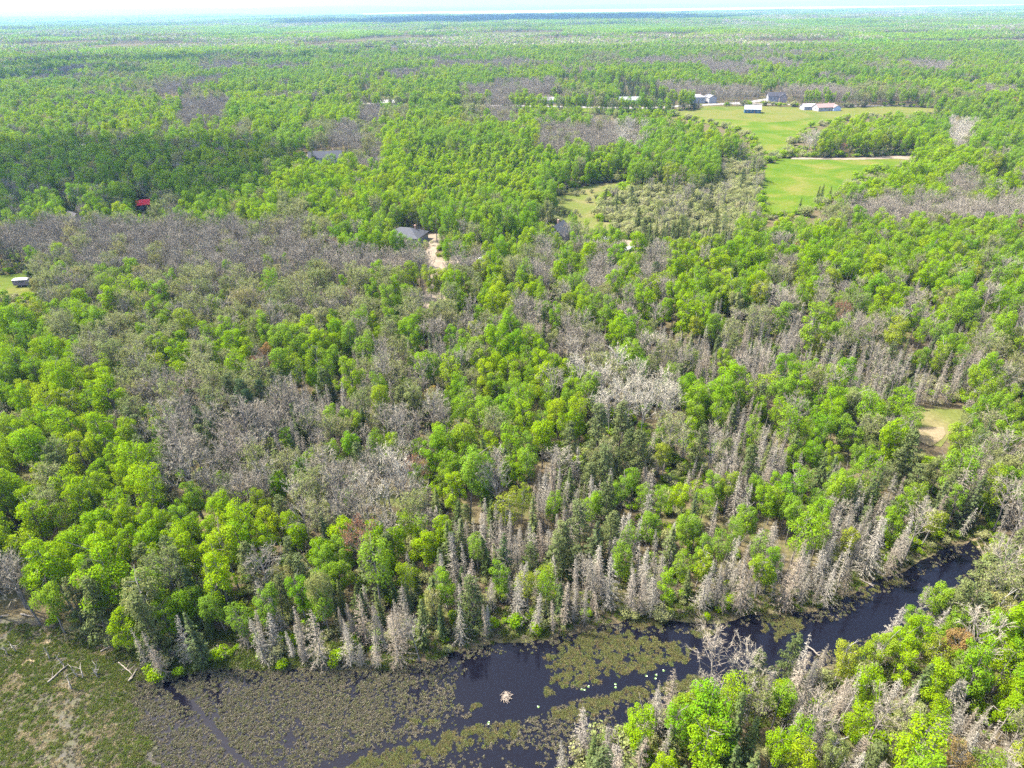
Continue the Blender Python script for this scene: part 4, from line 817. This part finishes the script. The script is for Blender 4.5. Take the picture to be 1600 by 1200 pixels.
# ------------------------------------------------------------------ marsh, floating mats, sedge
def tussock(seed, R, H, n, lf, flat=0.0):
    rng = np.random.default_rng(seed); mb = MB(); a = rng.uniform(0, 6.28, n); r = R * np.sqrt(rng.random(n)); b = np.stack([r * np.cos(a) * .6, r * np.sin(a) * .6, H * .25 * (1 - r / R)], 1)
    e = np.stack([r * np.cos(a) * 1.15, r * np.sin(a) * 1.15, H * (1.05 - .7 * r / R) * rng.uniform(.6, 1.2, n)], 1) + rng.normal(size=(n, 3)) * .05
    mb.twigs(b, e, lf, rng)
    e2 = e + rng.normal(size=(n, 3)) * np.array([.12, .12, .08]) * R * 3; mb.twigs(b, e2, lf * .8, rng)
    k = n // 2; d = fibo(rng, k); d[:, 2] = np.abs(d[:, 2]); P = d * np.array([R, R, H * .75]) * rng.uniform(.5, 1, (k, 1)); mb.leaves(P, d + np.array([0, 0, .6]) + fibo(rng, k) * .5, lf * rng.uniform(1.2, 2.6, k), rng)
    return mb
TM = [leafmat('marsh_brown_green', [(.120, .110, .064), (.155, .134, .090), (.105, .115, .046), (.175, .148, .108), (.095, .085, .062), (.135, .135, .055)], .15, .55), leafmat('mat_gold_green', [(.080, .088, .028), (.098, .090, .038), (.068, .086, .026), (.105, .080, .042), (.092, .108, .028)], .15, .5),
      leafmat('sedge_green', [(.070, .105, .016), (.10, .120, .022), (.062, .095, .016), (.115, .115, .03)], .25, .45), leafmat('dry_reed', [(.17, .135, .078), (.14, .115, .06), (.20, .165, .10)], .15, .3)]
tus = [tussock(900 + i, .26, .36, 34, .05).mesh('tussock', [TM[0]]) for i in range(4)]
mat_ = [tussock(910 + i, .36, .15, 40, .055).mesh('mat_tuft', [TM[1]]) for i in range(4)]
sed = [tussock(920 + i, .40, .55, 46, .055).mesh('sedge_tuft', [TM[2]]) for i in range(4)]
dry = [tussock(930 + i, .42, .40, 40, .05).mesh('reed_tuft', [TM[3]]) for i in range(3)]
STREAM = G([(252, 1058), (262, 1072), (278, 1088), (305, 1105), (325, 1128), (342, 1145), (352, 1165), (372, 1182), (400, 1205), (430, 1240)], WATER_Z)
CHANNEL = G([(450, 1215), (560, 1178), (650, 1152), (705, 1136), (742, 1122), (712, 1095), (718, 1060), (745, 1030), (800, 1018), (850, 1030), (862, 1070), (905, 1078), (985, 1058), (1060, 1042), (1100, 1015), (1130, 985), (1180, 975), (1250, 1010),
             (1190, 1030), (1110, 1050), (1010, 1070), (900, 1094), (850, 1115), (800, 1126), (720, 1136), (610, 1170), (510, 1205)], WATER_Z)
MATS = [G(p, WATER_Z) for p in ([(845, 1028), (868, 1022), (885, 1002), (930, 985), (985, 990), (1030, 1002), (1062, 1006), (1085, 1016), (1078, 1028), (1045, 1042), (985, 1050), (945, 1060), (905, 1074), (872, 1072), (858, 1050)],
        [(856, 1116), (900, 1096), (960, 1084), (1010, 1072), (1060, 1062), (1098, 1056), (1098, 1072), (1030, 1088), (965, 1100), (910, 1124), (880, 1128)], [(520, 1202), (600, 1174), (690, 1148), (770, 1130), (810, 1132), (800, 1152), (700, 1178), (610, 1205)],
        [(980, 974), (1020, 962), (1040, 972), (1012, 982), (985, 986)], [(1078, 984), (1118, 980), (1118, 992), (1090, 996)], [(1192, 962), (1240, 958), (1262, 975), (1240, 990), (1215, 1002), (1196, 985)], [(736, 1108), (756, 1100), (758, 1106), (738, 1112)],
        [(640, 1128), (690, 1118), (692, 1126), (650, 1136)], [(1382, 912), (1404, 904), (1406, 910), (1386, 920)], [(848, 1076), (872, 1078), (870, 1088), (852, 1088)], [(1350, 925), (1368, 918), (1366, 932), (1352, 934)])]
bx, by = g(160, 1300)[0], g(0, 1300)[1]
def box_pts(n): return RNG.uniform(-62, 100, n), RNG.uniform(30, 118, n)
mx_, my_ = box_pts(330000); ins = inside(mx_, my_, WET); mx_, my_ = mx_[ins], my_[ins]
inch = inside(mx_, my_, CHANNEL); ds = seg_dist(mx_, my_, STREAM, False); inm = np.zeros(mx_.shape, bool)
for p in MATS: inm |= inside(mx_ + (noise(mx_ * 1.2, my_ * 1.2, 4) - .5) * 1.3, my_ + (noise(mx_ * 1.2, my_ * 1.2, 6) - .5) * 1.3, p)
qx, qy, _ = proj(mx_, my_, np.full(mx_.shape, WATER_Z)); fb = fbm(mx_ / 2.2, my_ / 2.2, 83)
edge = seg_dist(mx_, my_, CHANNEL)
wmarsh = (qx < 760) & (ds > .22 + .35 * noise(mx_, my_, 8)) & ~inch; dens = np.clip(.72 - np.clip((qx - 560) / 350, 0, .45) + (fb - .5) * 1.6, .04, .95) * np.clip(edge / 1.2, .15, 1)
emarsh = (qx >= 640) & (qy > 1070) & (qx < 1110) & ~inch; nfr = (qx >= 640) & (qy <= 1070) & (seg_dist(mx_, my_, WET) < 2.6) & ~inch
RR = RNG.random(mx_.shape); selm = inm & (RR < np.clip(1.9 * fbm(mx_ / .9, my_ / .9, 87, 2) - .35, .02, .95)); selt = ~inm & ((wmarsh & (RR < dens * 1.15)) | (emarsh & (RR < .6 * np.clip(fb * 1.8 - .45, 0, 1))) | (nfr & (RR < .40 * np.clip(fb * 2 - .6, 0, 1))))
def put(name, label, cat, meshes, x, y, z, s0, s1, zs=1.0):
    s = RNG.uniform(s0, s1, len(x)); scatter(name, label, cat, meshes, np.stack([x, y, z], 1), RNG.integers(0, len(meshes), len(x)), np.stack([x * 0, x * 0, RNG.uniform(0, 6.28, len(x))], 1), np.stack([s, s, s * zs], 1))
put('marsh_tussocks', 'brownish green tussocks standing in the dark marsh water', 'marsh plants', tus, mx_[selt], my_[selt], np.full(selt.sum(), WATER_Z), .28, .85)
put('floating_mats', 'golden green floating plant mats lying on the creek', 'floating plants', mat_, mx_[selm], my_[selm], np.full(selm.sum(), WATER_Z), .4, 1.0)
# sedge along the banks, grass at the left edge
sx, sy = box_pts(90000); sx = np.concatenate([sx, RNG.uniform(-85, -28, 70000)]); sy = np.concatenate([sy, RNG.uniform(38, 90, 70000)])
w_ = inside(sx, sy, WET); dd_ = seg_dist(sx, sy, WET); bog = inside(sx, sy, FIELDS['bog_edge_grass']); qx, qy, _ = proj(sx, sy, sx * 0)
west = (qx < 235) & (qy > 1040) & ~w_; drym = fbm(sx / 3.5, sy / 3.5, 91); fb = fbm(sx / 2, sy / 2, 93)
ok_ = ~w_ & ((dd_ < 6) & (RNG.random(sx.shape) < .75 * np.clip(1.5 - dd_ / 5, 0, 1)) | bog & (RNG.random(sx.shape) < np.clip(fb * 2 - .35, .1, 1)) | west & (RNG.random(sx.shape) < np.clip(.75 - .62 * np.clip((qx - 20) / 120, 0, 1) * np.clip((qy - 1045) / 60, 0, 1) + (fb - .5) * 1.2 - .8 * np.exp(-((qx - 160) / 60) ** 2 - ((qy - 1150) / 70) ** 2), .06, .95)))
tw_ = west & (RNG.random(sx.shape) < .75 * np.clip((qx - 60) / 150, 0, 1)); put('marsh_hummocks', 'grey brown hummocks on the muddy marsh flat', 'marsh plants', tus, sx[tw_], sy[tw_], np.maximum(near_z(sx[tw_], sy[tw_]), WATER_Z), .25, .75)
isdry = ok_ & (RNG.random(sx.shape) < np.clip((drym - .56) * 5, 0.06, .6)) & (bog | west | (dd_ < 1.2)); isg = ok_ & ~isdry
sz_ = near_z(sx, sy)
put('sedge', 'bright green sedge and grass along the marsh and creek banks', 'sedge', sed + tus, sx[isg], sy[isg], np.maximum(sz_[isg], WATER_Z), np.where(west | bog, .35, .6)[isg], np.where(west | bog, .95, 1.5)[isg], .75)
put('dry_reeds', 'straw coloured dry reeds along the marsh edge', 'reeds', dry, sx[isdry], sy[isdry], np.maximum(sz_[isdry], WATER_Z), .4, 1.0, .5)
# ------------------------------------------------------------------ small things at the creek and marsh
LOGM = plain('weathered_log', (.16, .14, .115), .9, var=.3, scale=4, bump=.3)
def log(p0, p1, r, label, z0=.12, z1=.15):
    a = np.array([*g(*p0), 0.0]); b = np.array([*g(*p1), 0.0]); c = (a + b) / 2; base = float(np.maximum(near_z(np.array([c[0]]), np.array([c[1]]))[0], WATER_Z))
    root = empty('fallen_log', (c[0], c[1], base)); tag(root, label, 'log', 'fallen logs'); rg = np.random.default_rng(int(p0[0] * 7 + p0[1]))
    t = np.linspace(0, 1, 6)[:, None]; P = (a - c) * (1 - t) + (b - c) * t + rg.normal(size=(6, 3)) * .04; P[:, 2] = np.linspace(z0, z1, 6) + r; mb = MB(); mb.tube(P, np.linspace(r, r * .45, 6), 7); link('log', mb.mesh('log', [LOGM]), root)
    for i in range(4):
        q = P[rg.integers(1, 5)]; d = rg.normal(size=3); d[2] = abs(d[2]) * .8; mb = MB(); mb.tube([q, q + d * .25, q + d * .45], [.05, .035, .015], 5); link('branch_stub', mb.mesh('branch_stub', [LOGM]), root)
for args in [((-2, 966), (16, 962), .16, 'pale fallen log lying beside the bare grey tree at the marsh edge'), ((34, 961), (54, 965), .15, 'short pale log under the leafy trees by the marsh edge'), ((76, 1068), (107, 1040), .14, 'long pale log slanting across dry grass by the marsh'),
             ((158, 1019), (190, 1004), .10, 'thin fallen branch arching over grass below the lime green bush'), ((201, 1066), (215, 1047), .13, 'broken pale stub leaning beside the dead spruce at the marsh corner'), ((186, 1036), (206, 1054), .10, 'dark fallen stick next to the dead spruce at the marsh corner'),
             ((1343, 903), (1366, 916), .13, 'straight pale log sticking out over the creek'), ((1262, 1008), (1284, 1026), .12, 'dark log lying at the water under the pale twigs'), ((340, 1010), (362, 1020), .12, 'short log in the straw behind the marsh')]: log(*args)
SNAGM = plain('snag_wood', (.19, .17, .145), .9, var=.3, scale=4)
def snag(px, py, h, label, lean=(0, 0)):
    x, y = g(px, py); z = float(np.maximum(near_z(np.array([x]), np.array([y]))[0], WATER_Z)) - .1; root = empty('dead_snag', (x, y, z)); tag(root, label, 'snag', 'dead snags'); rg = np.random.default_rng(int(px * 3 + py))
    t = np.linspace(0, 1, 6); P = np.stack([lean[0] * t, lean[1] * t, t * h], 1) + rg.normal(size=(6, 3)) * .03; mb = MB(); mb.tube(P, .09 * (1 - .7 * t) + .01, 6); link('trunk', mb.mesh('snag_trunk', [SNAGM]), root)
    for i in range(6):
        q = P[rg.integers(2, 6)]; d = rg.normal(size=3); d[2] = d[2] * .4 + .2; mb = MB(); mb.tube([q, q + d * .35, q + d * .6 + np.array([0, 0, .1])], [.035, .025, .01], 4); link('branch', mb.mesh('snag_branch', [SNAGM]), root)
for i, (a, b, h) in enumerate([(25, 1018, 2.6), (78, 1030, 2.4), (112, 1076, 3.0), (130, 1060, 2.2), (120, 1058, 2.6), (150, 1055, 2.0), (100, 1040, 2.4), (12, 1022, 2.4)]): snag(a, b, h, 'thin leafless snag standing in the grass of the marsh edge', (RNG.normal() * .4, RNG.normal() * .3))
snag(152, 1058, 2.2, 'stout broken stump with roots at the marsh edge'); snag(1096, 1048, 4.0, 'white forked snag rising from the creek beside bare trees', (-.8, .2)); snag(1296, 1150, 7.5, 'tall pale forked snag among dead spruces across the creek', (1.4, .3)); snag(1302, 1130, 7.0, 'tall pale leaning snag beside a lime green tree', (1.6, .2)); snag(1545, 1160, 7.0, 'thin white dead trunk among grey brush across the creek', (.5, 0)); snag(1512, 1150, 6.0, 'thin slanting white trunk among grey brush across the creek', (1.2, .2))
# toppled spruce in the water
def toppled(px, py, label, va=0, sc=.5, rx=1.35, rz=.8):
    x, y = g(px, py, WATER_Z); tm, cm, jm, H0, R0 = PROTO['D'][va]; o = empty('toppled_spruce', (x, y, WATER_Z + .3)); o.rotation_euler = (rx, 0, rz); o.scale = (sc * 1.5, sc * 1.5, sc); tag(o, label, 'fallen tree'); link('trunk', tm, o); link('crown', cm, o)
toppled(1180, 955, 'toppled dead spruce with its crown lying in the creek', 2, .42, 1.75, 2.6)
# stick mound
sx0, sy0 = g(791, 1090, WATER_Z); root = empty('stick_mound', (sx0, sy0, WATER_Z)); tag(root, 'pale heap of sticks standing alone in dark open water', 'mound')
rg = np.random.default_rng(3); mb = MB(); d = fibo(rg, 260); d[:, 2] = np.abs(d[:, 2]); mb.leaves(d * np.array([.5, .5, .32]), d + fibo(rg, 260) * .4, .22, rg); link('mud_core', mb.mesh('mud_core', [plain('pale_mud', (.17, .14, .11), .95)]), root)
STK = plain('peeled_sticks', (.20, .165, .13), .85, var=.2, scale=4)
for i in range(46):
    a = rg.uniform(0, 6.28); r = rg.uniform(.12, .75); q = np.array([r * math.cos(a), r * math.sin(a), max(.02, .46 - .42 * r)]); t_ = a + rg.normal() * .8; v = np.array([math.cos(t_), math.sin(t_), rg.uniform(-.45, .25)]) * rg.uniform(.2, .42)
    mb = MB(); mb.tube([q - v, q, q + v], [.03, .03, .02], 5); link('stick', mb.mesh('stick', [STK]), root)
PETAL = plain('white_petals', (.6, .6, .57), .6, var=.04); LPAD = plain('lily_pad', (.10, .17, .05), .5)
for (a, b) in [(1011, 1057), (1026, 1054), (1025, 1061), (1036, 1047), (962, 1073), (961, 1070), (909, 1076), (913, 1079), (920, 1072), (840, 1104), (764, 1128), (763, 1132)]:
    x, y = g(a, b, WATER_Z); root = empty('water_lily', (x, y, WATER_Z + .015), RNG.uniform(0, 6)); tag(root, 'small white bloom floating on the dark open creek', 'water lily', 'white blooms on the creek')
    mb = MB(); th = np.linspace(.3, 6.0, 10); mb.add(np.concatenate([[[0, 0, 0]], np.c_[.16 * np.cos(th) + .12, .16 * np.sin(th), th * 0]]), [(0, i, i + 1) for i in range(1, 10)]); link('pad', mb.mesh('pad', [LPAD]), root)
    mb = MB()
    for k in range(9):
        an = k * .698; c_, s_ = math.cos(an) * .5, math.sin(an) * .5; mb.add([(0, 0, .01), (.07 * c_ - .03 * s_, .07 * s_ + .03 * c_, .06), (.14 * c_, .14 * s_, .10), (.07 * c_ + .03 * s_, .07 * s_ - .03 * c_, .06)], [(0, 1, 2, 3)])
    link('bloom', mb.mesh('bloom', [PETAL]), root)

# conifers planted along the road and on the lawns
for (a, b, s) in [(806, 168, .6), (813, 168, .7), (822, 168, .7), (832, 168, .7), (838, 167, .75), (861, 168.5, .8), (873, 169, .9), (880, 169, .9), (886, 169.5, .85), (893, 167, .8), (903, 166, .8), (914, 166, .9), (939, 170.5, .9), (931, 171, .5), (951, 167.5, .8), (970, 171, .9), (982, 171, .8), (990, 171, .8), (998, 171, .9), (1008, 170, 1.1), (1014, 171, .8), (1022, 171.5, .9), (1030, 171.5, .8), (1044, 172, .9), (1052, 172, .9), (1062, 172.5, 1.0), (1079, 172, .9), (1084, 171.5, .8), (464, 255, .9), (475, 254, .9), (490, 256, .9), (1239, 166, .8), (1252, 165, .7), (996, 368, 1.05), (1275, 316, .7), (1282, 312, .7), (1296, 310, .55), (1248, 330, .55), (54, 452, .8)]:
    x, y = g(a, b); tm, cm, jm, H0, R0 = PROTO['S'][prng.randrange(5)]; o = empty('planted_spruce', (x, y, 0)); o.scale = (s * 1.35, s * 1.35, s); o.rotation_euler = (0, 0, prng.uniform(0, 6))
    tag(o, 'dark spruce planted ' + ('in the row along the paved road' if b < 200 and a < 1100 else 'on open grass near the roadside houses' if b < 200 else 'beside the gravel yard of the country house' if a < 520 and a > 400 else 'beside the trailer' if a < 100 else 'on the sandy meadow' if a < 1000 else 'at the lower corner of the hay field'), 'spruce', 'planted spruces'); link('trunk', tm, o); link('crown', cm, o)

# ------------------------------------------------------------------ far forest
def patch(seed, mix, S=80, n=120):
    rng = np.random.default_rng(seed); mb = MB(); names = list(mix); pr = np.array([mix[k] for k in names]); pr = pr / pr.sum(); used = {k: i for i, k in enumerate(names)}
    gx = int(math.sqrt(n)); 
    for i in range(gx):
        for j in range(gx):
            x = (i + .5 + rng.uniform(-.45, .45)) / gx * S - S / 2; y = (j + .5 + rng.uniform(-.45, .45)) / gx * S - S / 2; k = names[rng.choice(len(names), p=pr)]; h = rng.uniform(9, 15)
            if k in 'SC':
                R = rng.uniform(1.6, 2.4); m = 22; u = rng.uniform(.1, 1, m); a = rng.uniform(0, 6.28, m); r = R * (1.05 - u); P = np.stack([x + r * np.cos(a), y + r * np.sin(a), u * h * 1.05], 1); nr = np.stack([np.cos(a), np.sin(a), np.full(m, .5)], 1); mb.leaves(P, nr + fibo(rng, m) * .3, 1.6 * (1.2 - u), rng, used[k], 1.2)
            else:
                R = rng.uniform(2.6, 4.2); m = 30; d = fibo(rng, m); d[:, 2] = np.abs(d[:, 2]) * np.where(rng.random(m) < .75, 1, -.5); P = np.array([x, y, h * .66]) + d * np.array([R, R, h * .33]) * (.75 + .3 * rng.random((m, 1))); mb.leaves(P, d + fibo(rng, m) * .45, 1.9 if k != 'B' else 1.5, rng, used[k])
    return mb.mesh('far_wood', [{'g': LM['g'], 'G': LM['G'], 'k': LM['k'], 'y': LM['y'], 'B': BARE, 'W': PALE, 'S': LM['s'], 'C': LM['c']}[k] for k in names])
PT = [patch(1, dict(g=6, G=4, k=1)), patch(2, dict(g=4, G=4, y=2)), patch(3, dict(g=6, G=2, k=2, B=1)), patch(4, dict(g=3, k=3, S=1, B=2)), patch(5, dict(S=6, C=3, g=1)), patch(6, dict(S=5, C=2, g=2, k=1)), patch(7, dict(B=5, W=1, k=3, g=3)), patch(8, dict(k=4, B=3, g=4)), patch(9, dict(g=6, S=2, G=2))]
FARO = [G(p) for p in ([(1545, 82), (1700, 82), (1700, 90), (1545, 88)], [(1190, 68), (1290, 66), (1290, 71), (1190, 71)], [(820, 66), (900, 62), (905, 65), (830, 69)], [(945, 88), (1010, 87), (1010, 92), (945, 92)], [(185, 103), (240, 101), (240, 104), (185, 105)], [(660, 128), (700, 126), (705, 130), (665, 132)])]
_fo = 0
for _ in range(400):
    qx_, qy_ = RNG.uniform(-40, 1640), RNG.uniform(52, 128)
    cxx, cyy = g(qx_, qy_)
    if math.hypot(cxx, cyy) < 950 or any(abs(cxx - q[0][0]) < 260 and abs(cyy - q[0][1]) < 200 for q in FARO): continue
    wx_, wy_ = RNG.uniform(40, 130) * cyy / 2200 + 25, RNG.uniform(50, 110) * cyy / 2200 + 20; FARO.append([(cxx + wx_ * math.cos(t_) * RNG.uniform(.7, 1.2), cyy + wy_ * math.sin(t_) * RNG.uniform(.7, 1.2)) for t_ in np.arange(9) * .698]); _fo += 1
    if _fo >= 30: break
FF = grassmat('far_field', (.030, .048, .010), (.042, .050, .014), (.056, .056, .022), .01, .1)
for p in FARO:
    pz = max(float(terrain(np.array([q[0]]), np.array([q[1]]))[0]) for q in p) + .6; sheet('far_field', p, pz, FF, 6, 20, label='pale distant field among the far woods', cat='field')['group'] = 'distant fields'
fx = []; fy = []; fs = []
yy = 1370.0
while yy < 12500:
    s = 66 * (1 if yy < 3200 else 1.5 if yy < 6000 else 2.2); hw = .83 * yy + 120; xs = np.arange(-hw, hw, s); fx.append(xs + RNG.uniform(-.3, .3, xs.shape) * s); fy.append(np.full(xs.shape, yy) + RNG.uniform(-.3, .3, xs.shape) * s); fs.append(np.full(xs.shape, s / 66)); yy += s
fx = np.concatenate(fx); fy = np.concatenate(fy); fs = np.concatenate(fs); bl = inside(fx, fy, LAKE)
for p in FARO: bl |= inside(fx, fy, p) | (seg_dist(fx, fy, p) < 38)
fx, fy, fs = fx[~bl], fy[~bl], fs[~bl]
f1 = fbm(fx / 520, fy / 700, 151, 3); f2 = fbm(fx / 420, fy / 560, 161, 3); pk = np.where(f1 > .63, RNG.integers(6, 8, len(fx)), np.where(f1 < .40, RNG.integers(4, 6, len(fx)), np.where(f2 > .56, 3, np.where(f2 < .40, 8, RNG.integers(0, 3, len(fx))))))
qx, qy, _ = proj(fx, fy, fx * 0); strip = ((qx > 1395) & (qx < 1575) & (qy > 98) & (qy < 106)) | ((qx > 280) & (qx < 450) & (qy > 92) & (qy < 106)) | ((qx > 500) & (qx < 1090) & (qy > 26) & (qy < 38)); pk = np.where(strip, RNG.integers(4, 6, len(fx)), pk)  # dark conifer bands; the left and farthest imitate cloud shadow by tree colour
scatter('far_forest', 'far-off woodland stretching to the lake and the horizon', 'forest', PT, np.stack([fx, fy, terrain(fx, fy) - .3], 1), pk, np.stack([fx * 0, fx * 0, RNG.integers(0, 4, len(fx)) * math.pi / 2], 1), np.stack([fs * 1.0, fs * 1.0, np.minimum(fs, 1.15) * (.55 + .9 * fbm(fx / 190, fy / 240, 171, 2)) * RNG.uniform(.9, 1.1, len(fx))], 1))

# ------------------------------------------------------------------ clouds drifting over, their shadows lie on the left and far woods
CM, t, out = newmat('cloud_white'); d_ = t.nodes.new('ShaderNodeBsdfDiffuse'); d_.inputs[0].default_value = (.9, .9, .9, 1); tr = t.nodes.new('ShaderNodeBsdfTranslucent'); tr.inputs[0].default_value = (.9, .9, .9, 1); mxs = t.nodes.new('ShaderNodeMixShader'); mxs.inputs[0].default_value = .06
t.links.new(d_.outputs[0], mxs.inputs[1]); t.links.new(tr.outputs[0], mxs.inputs[2]); t.links.new(mxs.outputs[0], out.inputs[0])
def cloud(cx, cy_, sx_, sy_, alt, seed, n=26):
    """cumulus whose shadow falls round (cx, cy) on the ground"""
    rg = np.random.default_rng(seed); k = alt / SUN.z; ox, oy = cx + SUN.x * k, cy_ + SUN.y * k; mb = MB(); th = np.linspace(0, 2 * np.pi, 17)[:-1]; ph = np.linspace(0, np.pi, 10)
    for i in range(n):
        a = rg.uniform(0, 6.28); r = math.sqrt(rg.random()) ; c = np.array([math.cos(a) * r * sx_ * .8, math.sin(a) * r * sy_ * .8, rg.uniform(0, .22) * min(sx_, sy_)]); R = min(sx_, sy_) * rg.uniform(.16, .34) * (1.1 - .5 * r)
        d = np.stack([np.outer(np.sin(ph), np.cos(th)), np.outer(np.sin(ph), np.sin(th)), np.outer(np.cos(ph), np.ones(16))], -1); rad = R * (.85 + .3 * noise(d[..., 0] * 2 + i * 5, d[..., 1] * 2 + d[..., 2] * 3, seed)); rad[:, :] = rad; rad[0] = rad[0].mean(); rad[-1] = rad[-1].mean()
        V = (c + d * rad[..., None] * np.array([1.25, 1.25, .7])).reshape(-1, 3); ii = np.arange(9)[:, None] * 16; jj = np.arange(16)[None]; j2 = (jj + 1) % 16; mb.add(V, np.stack([ii + jj, ii + 16 + jj, ii + 16 + j2, ii + j2], -1).reshape(-1, 4))
    cme = mb.mesh('cloud', [CM]); cme.shade_smooth(); o = link('cloud', cme); o.location = (ox, oy, alt); tag(o, 'white fair-weather cloud drifting above the woods', 'cloud', 'clouds', kind='structure')
cloud(-250, 342, 190, 105, 900, 11, 60)
c1 = g(330, 99); cloud(c1[0] - 80, c1[1], 420, 110, 1000, 12, 34)
c2 = g(60, 120); cloud(c2[0] - 100, c2[1], 330, 160, 1000, 15, 28)
c3 = g(780, 31); cloud(c3[0], c3[1], 1750, 1500, 1600, 13, 60)

# ------------------------------------------------------------------ haze
mb = MB(); mb.box(-46000, -500, -6, 46000, 46000, 420)
hm, t, out = newmat('haze_air'); pv = t.nodes.new('ShaderNodeVolumePrincipled'); pv.inputs['Color'].default_value = (.30, .56, 1.0, 1); pv.inputs['Density'].default_value = 5.5e-5; pv.inputs['Anisotropy'].default_value = .2; t.links.new(pv.outputs[0], out.inputs['Volume'])
hz = link('haze', mb.mesh('haze', [hm])); tag(hz, 'pale blue haze thickening towards the horizon', 'haze', kind='stuff')
print('TREES', len(T), {k: int((kinds == k).sum()) for k in set(kinds)}, 'far', len(fx), 'tus', int(selt.sum()), int(selm.sum()), int(isg.sum()), int(isdry.sum()))
